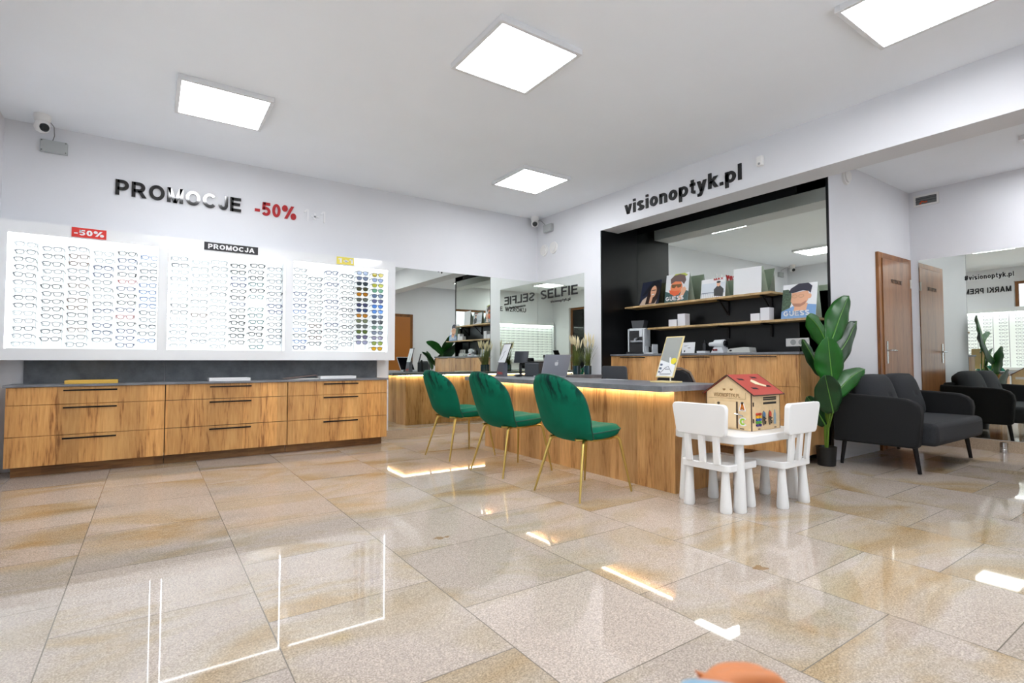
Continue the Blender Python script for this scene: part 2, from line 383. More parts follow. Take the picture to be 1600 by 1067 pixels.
# ---------------- room shell ----------------
HC = 3.04; YA = 6.14; XB = 4.70; XD = -1.08; YE = -.62; XN = 5.36; YS = 2.38; XC = 7.35; HS = 2.93
struct('floor', B(XD-.2, XC+.3, YE-.2, YA+.2, -.1, 0), floor_m)
struct('ceiling', B(XD-.2, 4.85, YE-.2, YA+.2, HC, HC+.1), ceil_m)
struct('ceiling_side', B(4.85, XC+.3, YE-.2, YS+.2, HS, HS+.1), ceil_m)
struct('wall_back', B(XD-.2, XB, YA, YA+.2, 0, HC), wall_m)
struct('wall_right', B(XB, 5.56, 4.82, YA+.2, 0, HC), wall_m)
struct('trim_beam', B(XB, 5.0, YE, 4.82, 2.61, HC), wall_m)
struct('wall_niche', MB().box(XN, XN+.2, YS+.02, 4.82, 0, HC).box(XB+.003, XN, 4.80, 4.82, 0, 2.90).box(5.0, XN, YS+.02, 4.80, 2.90, 2.93), black_lam)
struct('wall_side', B(XN, XC+.2, YS, YS+.3, 0, HC), wall_m)
struct('trim_niche_edge', B(XN-.012, XN, YS, YS+.02, 0, HC), black_lam)
struct('wall_mirror_side', B(XC, XC+.2, YE, YS, 0, HC), wall_m)
# left wall with a window and a glazed door
w_ = MB()
def wall_with_holes(mb, axis, a0, a1, b0, b1, z0, z1, holes):
    """axis 'x': wall spans y a0..a1 (thickness x b0..b1)"""
    xs = sorted({a0, a1, *[h[0] for h in holes], *[h[1] for h in holes]}); zs = sorted({z0, z1, *[h[2] for h in holes], *[h[3] for h in holes]})
    for i in range(len(xs)-1):
        for k in range(len(zs)-1):
            cx = (xs[i]+xs[i+1])/2; cz = (zs[k]+zs[k+1])/2
            if any(h[0] < cx < h[1] and h[2] < cz < h[3] for h in holes): continue
            if axis == 'x': mb.box(b0, b1, xs[i], xs[i+1], zs[k], zs[k+1])
            else: mb.box(xs[i], xs[i+1], b0, b1, zs[k], zs[k+1])
    return mb
HD = [(2.30, 3.20, 2.08, 2.72), (.15, 1.05, 0, 2.55)]
struct('wall_left', wall_with_holes(MB(), 'x', YE-.2, YA+.2, XD-.2, XD, 0, HC, HD), wall_m)
HE = [(2.4, 4.2, .15, 2.4)]
struct('wall_front', wall_with_holes(MB(), 'y', XD-.2, XC+.2, YE-.2, YE, 0, HC, HE), wall_m)
glassm = bpy.data.materials.new('window_pane_glass'); glassm.use_nodes = True
nt = glassm.node_tree; nt.nodes.clear(); o_ = nt.nodes.new('ShaderNodeOutputMaterial'); mx_ = nt.nodes.new('ShaderNodeMixShader'); tr_ = nt.nodes.new('ShaderNodeBsdfTransparent'); gl_ = nt.nodes.new('ShaderNodeBsdfGlossy'); gl_.inputs['Roughness'].default_value = .02
fr_ = nt.nodes.new('ShaderNodeFresnel'); nt.links.new(fr_.outputs[0], mx_.inputs[0]); nt.links.new(tr_.outputs[0], mx_.inputs[1]); nt.links.new(gl_.outputs[0], mx_.inputs[2]); nt.links.new(mx_.outputs[0], o_.inputs[0])
def window(n, axis, a0, a1, z0, z1, b, mull=1, name='window'):
    root = bpy.data.objects.new(f'{name}_{n}', None); COL.objects.link(root); root['kind'] = 'structure'
    root.location = (b, (a0+a1)/2, z0) if axis == 'x' else ((a0+a1)/2, b, z0)
    fr = MB(); t = .06
    def bx(u0, u1, w0, w1, d=.03):
        if axis == 'x': fr.box(b-d, b+d, u0, u1, w0, w1)
        else: fr.box(u0, u1, b-d, b+d, w0, w1)
    bx(a0, a1, z0, z0+t); bx(a0, a1, z1-t, z1); bx(a0, a0+t, z0+t, z1-t); bx(a1-t, a1, z0+t, z1-t)
    for i in range(1, mull):
        c = a0+(a1-a0)*i/mull; bx(c-.03, c+.03, z0+t, z1-t)
    f = obj('window_frame', fr, frame_wood, root); 
    g = MB()
    if axis == 'x': g.box(b-.004, b+.004, a0+t, a1-t, z0+t, z1-t)
    else: g.box(a0+t, a1-t, b-.004, b+.004, z0+t, z1-t)
    obj('pane', g, glassm, root)
window(1, 'x', 2.30, 3.20, 2.08, 2.72, XD-.12, 1)
window(2, 'y', 2.4, 4.2, .15, 2.4, YE-.1, 2)
window(1, 'x', .15, 1.05, .0, 2.55, XD-.1, 1, 'door')
portal(3.3, YE-.22, 1.27, 1.8, 2.25, (math.radians(-90), 0, 0))
portal(XD-.22, .6, 1.27, .9, 2.5, (0, math.radians(-90), 0))
d3 = bpy.data.objects.new('door_3', None); COL.objects.link(d3); d3.location = (5.35, YE, 0); d3['kind'] = 'structure'
obj('door_frame', MB().box(4.93, 5.0, YE, YE+.03, 0, 2.17).box(5.62, 5.69, YE, YE+.03, 0, 2.17).box(5.0, 5.62, YE, YE+.03, 2.10, 2.17), frame_wood, d3)
obj('door_leaf', B(5.003, 5.617, YE+.002, YE+.035, .008, 2.097), M('orange_brown_door', (168,104,44), .35), d3)
obj('door_handle', MB().box(5.04, 5.07, YE+.035, YE+.043, .95, 1.17).tube([(5.055, YE+.04, 1.08), (5.055, YE+.08, 1.08), (5.17, YE+.08, 1.08)], .009, 8), chrome, d3)
# brown door in the side wall
dr = bpy.data.objects.new('door_2', None); COL.objects.link(dr); dr.location = (6.82, YS, 0); dr['kind'] = 'structure'
dx0, dx1, dz = 6.38, 7.27, 2.12
obj('door_frame', MB().box(dx0, dx0+.075, YS-.03, YS+.001, 0, dz).box(dx1-.075, dx1, YS-.03, YS+.001, 0, dz).box(dx0+.075, dx1-.075, YS-.03, YS+.001, dz-.06, dz), frame_wood, dr, bevel=.004)
leaf_ = obj('door_leaf', B(dx0+.078, dx1-.078, YS-.040, YS-.004, .008, dz-.063), door_wood, dr, bevel=.003)
hm = MB().box(dx0+.115, dx0+.150, YS-.048, YS-.040, .92, 1.16)
hm.tube([(dx0+.132, YS-.045, 1.06), (dx0+.132, YS-.09, 1.06)], .009, 10).tube([(dx0+.125, YS-.088, 1.06), (dx0+.26, YS-.088, 1.06)], .008, 10)
obj('door_handle', hm, chrome, leaf_, smooth=40)
obj('hinge', MB().tube([(dx1-.075, YS-.046, 1.78), (dx1-.075, YS-.046, 1.88)], .010, 10), M('white_hinge', (210,210,205), .4), dr, smooth=40)
obj('hinge', MB().tube([(dx1-.075, YS-.046, .22), (dx1-.075, YS-.046, .32)], .010, 10), M('white_hinge', (210,210,205), .4), dr, smooth=40)
tag(obj('door_sign', text_mb('PRYWATNE', (6.66, YS-.0405, 1.80), X_, Z_, .30, .045, .002, .02), M('dark_grey_vinyl', (80,66,56), .5)), 'small dark grey vinyl word on the brown door', 'sign')
# granite skirting
struct('baseboard_back', B(2.28, XB, YA-.02, YA, 0, .10), granite)
struct('baseboard_right', B(XB-.02, XB, 5.12, YA-.02, 0, .10), granite)
struct('baseboard_mirror_side', B(XC-.02, XC, YE, YS, 0, .115), granite)
# mirrors
def mirror(name, label, box, edge=None):
    o = obj(name, MB().box(*box), mirror_m); return tag(o, label, 'mirror')
mirror('wall_mirror', 'wide frameless mirror on back wall beside the lit eyewear cases', (2.40, XB-.004, YA-.006, YA-.0005, .105, 2.112))
mirror('wall_mirror', 'narrow frameless corner mirror carrying the SELFIE lettering', (XB-.006, XB-.0005, 5.125, YA-.008, .105, 2.112))
mirror('wall_mirror', 'large frameless mirror inside the black niche above the shelves', (XN-.006, XN-.0005, YS+.024, 4.798, 1.63, 2.635))
mirror('wall_mirror', 'big mirror behind the sofa standing on a granite skirting', (XC-.006, XC-.0005, YE+.3, 2.30, .12, 2.115))
tag(obj('chrome_support', MB().lathe(XC-.048, 1.60, [(.030,0),(.034,.004),(.034,.03),(.031,.034),(.031,.05),(.034,.054),(.034,.10),(.02,.104)], 20), chrome, smooth=35), 'chrome cylindrical foot under the mirror by the sofa', 'mirror support')
# ---------------- ceiling panels ----------------
def panel(x, y, z, label):
    t = thing('ceiling_light', label, 'ceiling light', (x, y, z), group='square LED panels on the ceiling')
    a = .325; b = .297
    obj('frame', MB().box(x-a, x+a, y-a, y-b, z-.04, z).box(x-a, x+a, y+b, y+a, z-.04, z).box(x-a, x-b, y-b, y+b, z-.04, z).box(x+b, x+a, y-b, y+b, z-.04, z), frame_white, t, bevel=.002)
    obj('diffuser', B(x-b, x+b, y-b, y+b, z-.036, z-.004), panel_light, t)
panel(.445, 4.765, HC, 'square white LED ceiling panel above the PROMOCJE lettering')
panel(2.02, 2.89, HC, 'square white LED ceiling panel nearest the middle of the ceiling')
panel(3.56, 4.78, HC, 'square white LED ceiling panel nearest the far corner')
panel(3.61, 1.08, HC, 'square white LED ceiling panel cut by the top edge of the frame')
panel(.45, 1.08, HC, 'square white LED ceiling panel overhead behind the left cabinets')
panel(2.02, -.10, HC, 'square white LED ceiling panel overhead near the front wall')
panel(6.58, .88, HS, 'square white LED ceiling panel of the side area above the sofa')
# ---------------- wall lettering ----------------
tag(obj('wall_lettering', text_mb('PROMOCJE', (-.305, YA, 2.515), X_, Z_, 1.06, .145, .018, .03), letter_black), 'glossy black PROMOCJE letters on back wall', 'lettering')
tag(obj('wall_lettering', text_mb('-50%', (.886, YA, 2.515), X_, Z_, .42, .15, .012, .03), letter_red), 'dark red -50% characters on back wall', 'lettering')
tag(obj('wall_lettering', text_mb('1+1', (1.385, YA, 2.53), X_, Z_, .235, .13, .012, .0), letter_white), 'faint white 1+1 characters right of the red percentage', 'lettering')
tag(obj('wall_lettering', text_mb('visionoptyk.pl', (XB, 4.395, 2.668), -Y_, Z_, 1.525, .205, .012, .028), matte_black), 'large black web address on the white beam', 'lettering')
tag(obj('mirror_lettering', text_mb('SELFIE', (XB-.006, 6.06, 1.845), -Y_, Z_, .81, .13, .003, .02), matte_black), 'black SELFIE word on corner mirror', 'lettering')
tag(obj('mirror_lettering', text_mb('visionoptyk.pl', (XB-.006, 5.83, 1.765), -Y_, Z_, .43, .048, .003, .02), matte_black), 'small black web address under the SELFIE word', 'lettering')
tag(obj('mirror_lettering', text_mb('#visionoptyk.pl', (XC-.006, 1.885, 1.815), -Y_, Z_, .40, .065, .003, .025), matte_black), 'small black web address with hash sign on side mirror', 'lettering')
tag(obj('wall_lettering', text_mb('MARKI PREMIUM', (XD, 3.24, 2.50), Y_, Z_, 1.05, .125, .01, .025), matte_black), 'black MARKI PREMIUM words seen in the mirror behind the sofa', 'lettering')
tag(obj('wall_lettering', text_mb('BADANIE WZROKU', (1.58, YE, 2.42), -X_, Z_, 1.60, .13, .01, .01), matte_black), 'black BADANIE WZROKU words seen in the corner mirrors', 'lettering')
tag(obj('wall_lettering', text_mb('#visionoptyk.pl', (2.25, YE, 2.62), -X_, Z_, .95, .12, .01, .025), matte_black), 'black web address with hash sign seen in the wide back mirror', 'lettering')
# ---------------- lit eyewear cases ----------------
def case(cx0, cx1, label):
    pass
yf, yb = 5.85, YA
ops = [(-.985, .042), (.122, 1.146), (1.228, 2.272)]
zb, zt, z0, z1 = .955, 2.112, 1.052, 2.008
dc = thing('eyewear_display', 'long glossy white wall unit with three backlit eyewear cases', 'display case', (.64, yb, zb))
fm = MB()
fm.box(XD+.002, 2.362, yf, yf+.02, z1, zt); fm.box(XD+.002, 2.362, yf, yf+.02, zb, z0)
xs = [XD+.002, ops[0][0], ops[0][1], ops[1][0], ops[1][1], ops[2][0], ops[2][1], 2.362]
for i in range(0, 8, 2): fm.box(xs[i], xs[i+1], yf, yf+.02, z0, z1)
obj('front_frame', fm, gloss_white, dc)
cb = MB().box(XD+.002, 2.362, yf+.02, yb, zt-.018, zt).box(XD+.002, 2.362, yf+.02, yb, zb, zb+.018).box(2.344, 2.362, yf+.02, yb, zb+.018, zt-.018).box(XD+.002, XD+.02, yf+.02, yb, zb+.018, zt-.018)
for a, b in ((ops[0][1]+.015, ops[1][0]-.015), (ops[1][1]+.015, ops[2][0]-.015)): cb.box(a, b, yf+.02, yb, zb+.018, zt-.018)
obj('carcass', cb, gloss_white, dc)
sp_ = [(XD+.02, ops[0][1]+.015), (ops[1][0]-.015, ops[1][1]+.015), (ops[2][0]-.015, 2.344)]
for i, (a, b) in enumerate(sp_):
    obj('backlit_panel', B(a, b, yb-.03, yb-.012, zb+.018, zt-.018), case_back, dc)
    obj('led_strip', MB().box(a+.002, b-.002, yf+.030, yf+.038, z1-.008, z1-.001), led_c, dc)
    o0, o1 = ops[i]
    obj('led_strip', MB().box(o0+.001, o0+.006, yf+.030, yf+.038, z0, z1-.01), led_c, dc)
    obj('led_strip', MB().box(o1-.006, o1-.001, yf+.030, yf+.038, z0, z1-.01), led_c, dc)
def sign(x0, x1, zz0, zz1, txt, bm, tm, label):
    t = thing('case_sign', label, 'sign', ((x0+x1)/2, yf, zz0))
    obj('plate', B(x0, x1, yf-.005, yf-.0005, zz0, zz1), bm, t)
    m = (x1-x0)*.07; h = (zz1-zz0)
    obj('sign_text', text_mb(txt, (x0+m, yf-.005, zz0+h*.2), X_, Z_, x1-x0-2*m, h*.6, .002, .035), tm, t)
sign(-.583, -.345, 2.022, 2.105, '-50%', sign_red, letter_white, 'red sign with white -50% above the left lit case')
sign(.406, .882, 2.028, 2.106, 'PROMOCJA', sign_black, letter_white, 'black sign with white PROMOCJA above the middle lit case')
sign(1.676, 1.868, 2.024, 2.106, '1+1', sign_yellow, letter_white, 'yellow sign with white 1+1 above the right lit case')
# eyewear
def rim(shape, cx, w, h, sgn):
    pts = []
    n = 22
    for k in range(n):
        q = 2*math.pi*k/n; c, s = math.cos(q), math.sin(q)
        e = {'rect': 4.0, 'soft': 2.8, 'round': 2.0}[shape]
        kk = (abs(c)**e+abs(s)**e)**(-1/e); x = c*kk*w/2; z = s*kk*h/2
        if shape != 'round' and z < 0: x *= .90
        pts.append((cx+x, 0, z))
    return pts
def glasses_mb(shape, w=.052, h=.034, r=.0022, top=.0, droop=0.0):
    mb = MB(); g = .009
    for sg in (-1, 1):
        mb.tube(rim(shape, sg*(w/2+g), w, h, sg), r, 5, closed=True)
        xo = sg*(g+w)
        mb.tube([(xo-sg*.002, 0, h*.30), (xo+sg*.007, .004, h*.32), (xo+sg*.008, .045, h*.30-droop*.4), (xo+sg*.004, .088, h*.22-droop)], [r*1.3, r*1.3, r, r], 5)
        if top: mb.tube([(sg*g, -.001, h*.40), (sg*(g+w*.5), -.002, h*.5), (xo, -.001, h*.36)], top, 5)
    mb.tube([(-g, 0, h*.18), (0, -.001, h*.27), (g, 0, h*.18)], r*1.1, 5)
    return mb
EC = dict(black=(28,28,32), charcoal=(84,88,94), grey=(142,146,152), silver=(186,190,194), brown=(104,72,58), navy=(52,62,110), red=(168,84,84), blue=(92,124,178), teal=(70,112,112))
EM = {k: M('eyewear_'+k, v, .35, .2) for k, v in EC.items()}
GM = {}
def gmesh(shape, col, style):
    key = (shape, col, style)
    if key not in GM:
        if style == 'bold': mb = glasses_mb(shape, .053, .037, .0036, .0034)
        elif style == 'line': mb = glasses_mb(shape, .054, .036, .0024, .0036, .012)
        else: mb = glasses_mb(shape, .053, .036, .0028, 0, .006)
        me = bpy.data.meshes.new('eyeglasses'); me.from_pydata(mb.v, [], mb.f); me.materials.append(EM[col])
        for p in me.polygons: p.use_smooth = True
        GM[key] = me
    return GM[key]
ORD = ['first','second','third','fourth','fifth','sixth','seventh','eighth','ninth','tenth','eleventh','twelfth','thirteenth','fourteenth','fifteenth','sixteenth']
rnd = random.Random(5)
YG = 6.022
def place_glasses(x, z, shape, col, style, label, group):
    o = bpy.data.objects.new('eyeglasses', gmesh(shape, col, style)); COL.objects.link(o)
    o.location = (x, YG, z); o.rotation_euler = (rnd.uniform(-.12, .06), rnd.uniform(-.035, .035), rnd.uniform(-.16, .10))
    tag(o, label, 'eyeglasses', group); return o
CN = ['left','middle','right']
cols = [[-.90,-.722,-.550,-.371,-.197,-.027],[.219,.390,.557,.730,.903,1.083],[1.336,1.505,1.680,1.854]]
SW = {'thin': 'thin', 'line': 'thin browline', 'bold': 'thick'}
npl = 0
for ci in range(3):
    nr_ = 14
    for c, x in enumerate(cols[ci]):
        pal = [['charcoal','grey','silver'],['black','charcoal','grey'],['brown','charcoal','grey'],['grey','navy','silver'],['navy','black','red'],['grey','blue','charcoal']][c] if ci == 0 else \
              [['silver','grey','charcoal'],['silver','grey','brown'],['silver','grey','silver'],['black','navy','black'],['black','teal','black'],['charcoal','grey','navy']][c] if ci == 1 else \
              [['navy','charcoal','blue','grey'],['brown','charcoal','black','grey'],['grey','charcoal','navy'],['black','charcoal','grey']][c]
        for r in range(nr_):
            z = 1.945-.0655*r+(-.02 if (c % 2) else .0)
            if z < 1.075: continue
            if ci == 1 and c == 4 and r == 6: continue
            if ci == 2 and c == 1 and r == 0: continue
            col = rnd.choice(pal); style = rnd.choice(['thin','line','thin'] if (ci == 0 or (ci == 1 and c < 3)) else ['bold','bold','thin'])
            shape = rnd.choice(['rect','soft','round','rect','soft'])
            place_glasses(x+rnd.uniform(-.006, .006), z, shape, col, style,
                f'{SW[style]} {col} eyeglasses, column {["one","two","three","four","five","six"][c]} from the left, {ORD[r]} row, {CN[ci]} lit case', f'eyeglasses in the {CN[ci]} lit case')
            npl += 1
# acrylic holder rails
acr = M('clear_acrylic', (232,236,236), .15, spec=.6)
for ci in range(3):
    for x in (cols[ci] if ci < 2 else cols[2]+[2.026, 2.211]):
        rl = MB().box(x-.070, x-.067, YG+.082, yb-.03, 1.06, 2.0).box(x+.067, x+.070, YG+.082, yb-.03, 1.06, 2.0)
        obj('holder_rail', rl, acr, dc)
# sunglasses
SG = [('pale blue',(170,186,214)),('slate blue',(118,130,156)),('dark teal',(46,58,66)),('dark olive',(70,70,46)),('amber brown',(176,116,30)),('dark green',(66,72,56)),('navy',(64,70,104)),('deep blue',(52,72,112)),('amber',(178,120,40)),('olive green',(96,104,58)),('charcoal',(76,80,72)),('moss green',(92,112,52)),('plum',(84,78,112)),('lilac grey',(150,152,182))]
SG2 = [('mustard yellow',(178,160,44)),('light blue',(150,166,200)),('lime yellow',(176,178,66)),('sea green',(104,158,128)),('blue grey',(88,108,140)),('indigo',(92,96,134)),('bright blue',(78,128,206)),('sky blue',(94,142,214)),('steel grey',(96,110,132)),('black',(46,52,56)),('sage green',(112,146,132)),('ash grey',(118,128,146)),('mauve',(140,134,156)),('leaf green',(142,160,70))]
fmesh = {}
def sunglasses(x, z, cn, rgb, label, big=False):
    w_, h_ = .056, .042
    t = thing('sunglasses', label, 'sunglasses', (x, YG, z), group='sunglasses in the right lit case')
    dk = tuple(int(v*.45) for v in rgb)
    fr = glasses_mb('soft', w_, h_, .0032, .003)
    obj('frame', fr, M('sun_frame_'+cn.replace(' ', '_'), dk, .3), t, smooth=60, local=True)
    for sg in (-1, 1):
        ps = rim('soft', sg*(w_/2+.009), w_-.002, h_-.002, sg)
        lm = MB().prism([(p[0], p[2]) for p in ps], -.0008, .0008, lambda u, v, q: (u, q, v))
        obj('lens', lm, M('sun_lens_'+cn.replace(' ', '_'), rgb, .08), t, local=True, recalc=True)
    t.rotation_euler = (rnd.uniform(-.08, .04), 0, rnd.uniform(-.1, .05))
for r, (cn, rgb) in enumerate(SG): sunglasses(2.026, 1.975-.0625*r, cn, rgb, f'{cn} sunglasses, {ORD[r]} from the top in the inner sunglasses column')
for r, (cn, rgb) in enumerate(SG2): sunglasses(2.211, 1.968-.0625*r, cn+' ', rgb, f'{cn} sunglasses, {ORD[r]} from the top in the rightmost column')
sunglasses(2.208, 1.092, 'golden yellow', (212,160,30), 'golden yellow sunglasses at the bottom of the rightmost column')
# premium display on left wall and display on front wall (seen in mirrors)
def far_case(name, label, axis, a0, a1, b, s):
    t = thing(name, label, 'display case', (b, (a0+a1)/2, .80) if axis == 'x' else ((a0+a1)/2, b, .98))
    zz0, zz1 = (.80, 2.04) if axis == 'x' else (.98, 2.04)
    def bx(mb, u0, u1, d0, d1, p, q):
        d0, d1 = sorted((b+s*d0, b+s*d1))
        return mb.box(d0, d1, u0, u1, p, q) if axis == 'x' else mb.box(u0, u1, d0, d1, p, q)
    obj('back_panel', bx(MB(), a0, a1, .0, .02, zz0, zz1), M('premium_panel', (232,236,234), .5, emit=.45), t)
    f = MB(); bx(f, a0, a1, .02, .13, zz1, zz1+.10); bx(f, a0, a1, .02, .13, zz0-.06, zz0); bx(f, a0-.03, a0, .0, .13, zz0-.06, zz1+.10); bx(f, a1, a1+.03, .0, .13, zz0-.06, zz1+.10)
    obj('case_frame', f, gloss_white, t)
    obj('led_strip', bx(MB(), a0+.01, a1-.01, .105, .12, zz1-.02, zz1-.004), led_c, t)
    return zz0, zz1
za, zb_ = far_case('premium_eyewear_display', 'lit premium eyewear case seen only in the mirror behind the sofa', 'x', 2.05, 4.9, XD, 1)
rods = MB(); K = 0
far = MB(); 
gx = glasses_mb('soft', .052, .036, .0032, .003)
i = 0; y = 2.2
extra = []
while y < 4.8:
    rods.tube([(XD+.09, y, .81), (XD+.09, y, 2.03)], .005, 6)
    for k in range(15):
        extra.append((y+.10, .86+.078*k, int(round((y-2.2)/.27))+1, k+1))
    y += .27
obj('hanging_rod', rods, M('rod_grey', (120,122,124), .4), bpy.data.objects['premium_eyewear_display'])
bpy.data.objects['premium_eyewear_display'].children[-1]['kind'] = 'stuff'
left = 300-npl
mem = bpy.data.meshes.new('eyeglasses'); mem.from_pydata([(-v[1], v[0], v[2]) for v in gx.v], [], gx.f); mem.materials.append(EM['grey'])
extra.sort(key=lambda e: (abs(e[0]-3.5), e[1]))
stuff = MB()
for n_, (yy, zz, cc_, rr_) in enumerate(extra):
    if n_ < left:
        o = bpy.data.objects.new('eyeglasses', mem); COL.objects.link(o); o.location = (XD+.10, yy, zz)
        tag(o, f'grey eyeglasses on the {ORD[cc_-1]} rod, {ORD[rr_-1]} from the bottom, in the mirrored premium case', 'eyeglasses', 'premium eyeglasses seen in the mirror')
    else: stuff.add([(XD+.10-v[1], yy+v[0], zz+v[2]) for v in gx.v], gx.f)
tag(obj('eyeglasses_rows', stuff, EM['grey']), 'many more grey eyeglasses of the mirrored premium case', 'eyeglasses', kind='stuff')
far_case('front_eyewear_display', 'lit eyewear case on the front wall seen in the corner mirrors', 'y', -1.0, 1.15, YE, 1)
st2 = MB(); x = -.9
while x < 1.1:
    for k in range(12): st2.add([(x-v[0], YE+.115-v[1], 1.06+.078*k+v[2]) for v in gx.v], gx.f)
    x += .18
tag(obj('eyeglasses_rows', st2, EM['grey']), 'many grey eyeglasses in the front wall case seen in the corner mirrors', 'eyeglasses', kind='stuff')
# ---------------- cabinets under the cases ----------------
units = [(-.95, .117, (-.592, -.232)), (.120, 1.167, (.470, .828)), (1.170, 2.235, (1.522, 1.892))]
cname = ['left', 'middle', 'right']
for i, (a, b, hh) in enumerate(units):
    t = thing('drawer_cabinet', f'oak three-drawer cabinet, {cname[i]} one of the run under the lit cases', 'cabinet', ((a+b)/2, YA, 0), group='oak drawer cabinets along back wall')
    obj('carcass', MB().box(a+.001, b-.001, 5.768, YA-.001, .085, .732), M('dark_carcass', (70,48,30), .6) if 0 < i < 2 else oak, t)
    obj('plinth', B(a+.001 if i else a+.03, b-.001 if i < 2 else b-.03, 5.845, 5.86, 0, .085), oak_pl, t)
    for k, (q0, q1, hz) in enumerate(((.589, .730, .702), (.334, .584, .558), (.088, .329, .302))):
        d = obj('drawer', B(a+.0025, b-.0025, 5.750, 5.767, q0, q1), oak, t, bevel=.0012, seg=1)
        h = MB().box(hh[0], hh[1], 5.720, 5.730, hz-.0065, hz+.0065).box(hh[0]+.008, hh[0]+.016, 5.730, 5.750, hz-.004, hz+.004).box(hh[1]-.016, hh[1]-.008, 5.730, 5.750, hz-.004, hz+.004)
        obj('handle', h, black_metal, d)
tag(obj('worktop', B(-.965, 2.242, 5.735, YA-.021, .733, .752), ctop, bevel=.001), 'thin grey worktop over the oak drawer cabinets', 'worktop')
tag(obj('splashback', MB().box(-.90, .115, YA-.020, YA-.001, .733, .953).box(.117, 2.235, YA-.020, YA-.001, .733, .953), splash), 'dark slate-look splashback under the lit cases', 'wall panel')
tag(obj('filler_board', B(2.243, 2.36, YA-.03, YA-.001, .10, .953), gloss_white), 'narrow white filler panel right of the slate splashback', 'panel')
def tray(x0, x1, y0, y1, z, h, mat, label, name='display_tray', cat='tray', rot=0):
    t = thing(name, label, cat, ((x0+x1)/2, (y0+y1)/2, z), rot)
    w_, d_ = (x1-x0)/2, (y1-y0)/2
    obj('tray_base', B(-w_, w_, -d_, d_, 0, h*.35), mat, t, bevel=.002, local=True)
    obj('tray_rim', MB().box(-w_, w_, -d_, -d_+.008, h*.35, h).box(-w_, w_, d_-.008, d_, h*.35, h).box(-w_, -w_+.008, -d_+.008, d_-.008, h*.35, h).box(w_-.008, w_, -d_+.008, d_-.008, h*.35, h), mat, t, bevel=.001, local=True)
tray(-.595, -.235, 5.80, 5.96, .752, .030, M('mustard_tray', (222,180,78), .5), 'mustard yellow tray on the worktop at left')
tray(.468, .825, 5.78, 5.96, .752, .030, M('white_tray', (236,236,238), .4), 'white tray on the middle of the worktop')
tray(1.515, 1.905, 5.84, 6.0, .752, .030, M('white_tray', (236,236,238), .4), 'white tray at the right end of the worktop')
t = thing('magazine', 'open magazine leaning beside the right white tray', 'magazine', (1.33, 5.92, .752))
obj('pages', MB().prism([(-.13, 0), (.17, 0), (.17, .008), (.0, .010)], -.07, .07, lambda u, v, q: (1.33+u, 5.92+q, .752+v)), M('paper', (232,230,226), .6), t)
obj('cover', MB().prism([(-.17, .010), (.16, .040), (.16, .043), (-.17, .013)], -.07, .07, lambda u, v, q: (1.33+u, 5.92+q, .752+v)), M('magazine_cover', (150,120,110), .4), t)
# ---------------- reception desk ----------------
dk = thing('reception_desk', 'L-shaped oak reception desk with grey top and warm strip light', 'desk', (3.5, 3.8, 0))
TX0, TZ0, TZ1 = 2.87, .735, .775
obj('desktop', MB().prism([(TX0, 2.36), (3.62, 2.36), (3.62, 4.80), (XB-.002, 4.80), (XB-.002, 5.08), (TX0, 5.08)], TZ0, TZ1, lambda u, v, q: (u, v, q)), ctop, dk, bevel=.002, recalc=True)
obj('front_panel', B(3.10, 3.125, 2.44, 5.02, 0, .734), oak2, dk)
obj('end_panel', B(3.126, 3.60, 2.44, 2.465, 0, .734), oak2, dk)
obj('end_panel', B(3.126, XB-.003, 4.995, 5.02, 0, .734), oak2, dk)
obj('led_strip', B(3.068, 3.075, 2.455, 5.04, .727, .734), led_m, dk, label='glowing warm strip light')
obj('led_strip', B(3.076, XB-.01, 5.045, 5.052, .727, .734), led_m, dk, label='glowing warm strip light')
# ---------------- green chairs ----------------
velvet = M('green_velvet', (0,98,74), .7, spec=.15, noise=.14, nscale=5)
nt = velvet.node_tree; N = nt.nodes.new; Lk = nt.links.new; pb = nt.nodes['Principled BSDF']
src = pb.inputs['Base Color'].links[0].from_socket
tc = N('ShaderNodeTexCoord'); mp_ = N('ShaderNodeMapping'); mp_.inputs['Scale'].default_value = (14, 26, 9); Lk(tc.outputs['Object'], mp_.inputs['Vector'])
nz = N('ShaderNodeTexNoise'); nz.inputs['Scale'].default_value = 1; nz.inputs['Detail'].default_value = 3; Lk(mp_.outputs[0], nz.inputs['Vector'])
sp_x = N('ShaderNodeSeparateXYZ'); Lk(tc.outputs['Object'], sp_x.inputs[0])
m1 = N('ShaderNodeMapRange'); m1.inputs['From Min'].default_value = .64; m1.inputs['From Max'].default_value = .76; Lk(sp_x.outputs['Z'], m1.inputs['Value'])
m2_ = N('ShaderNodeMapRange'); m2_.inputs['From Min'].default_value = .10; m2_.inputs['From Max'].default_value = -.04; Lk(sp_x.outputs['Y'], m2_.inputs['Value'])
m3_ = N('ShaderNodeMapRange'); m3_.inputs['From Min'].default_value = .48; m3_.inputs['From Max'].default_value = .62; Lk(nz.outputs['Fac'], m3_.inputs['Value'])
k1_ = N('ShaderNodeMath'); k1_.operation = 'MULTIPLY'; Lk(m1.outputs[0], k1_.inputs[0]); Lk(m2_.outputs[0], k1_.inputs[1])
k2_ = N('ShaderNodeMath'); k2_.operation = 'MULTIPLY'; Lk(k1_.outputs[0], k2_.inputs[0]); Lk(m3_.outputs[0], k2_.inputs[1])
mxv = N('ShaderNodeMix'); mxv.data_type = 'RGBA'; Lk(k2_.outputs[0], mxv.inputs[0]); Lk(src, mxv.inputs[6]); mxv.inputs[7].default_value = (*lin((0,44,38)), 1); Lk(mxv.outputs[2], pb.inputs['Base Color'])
piping = M('dark_green_piping', (0,72,56), .6)
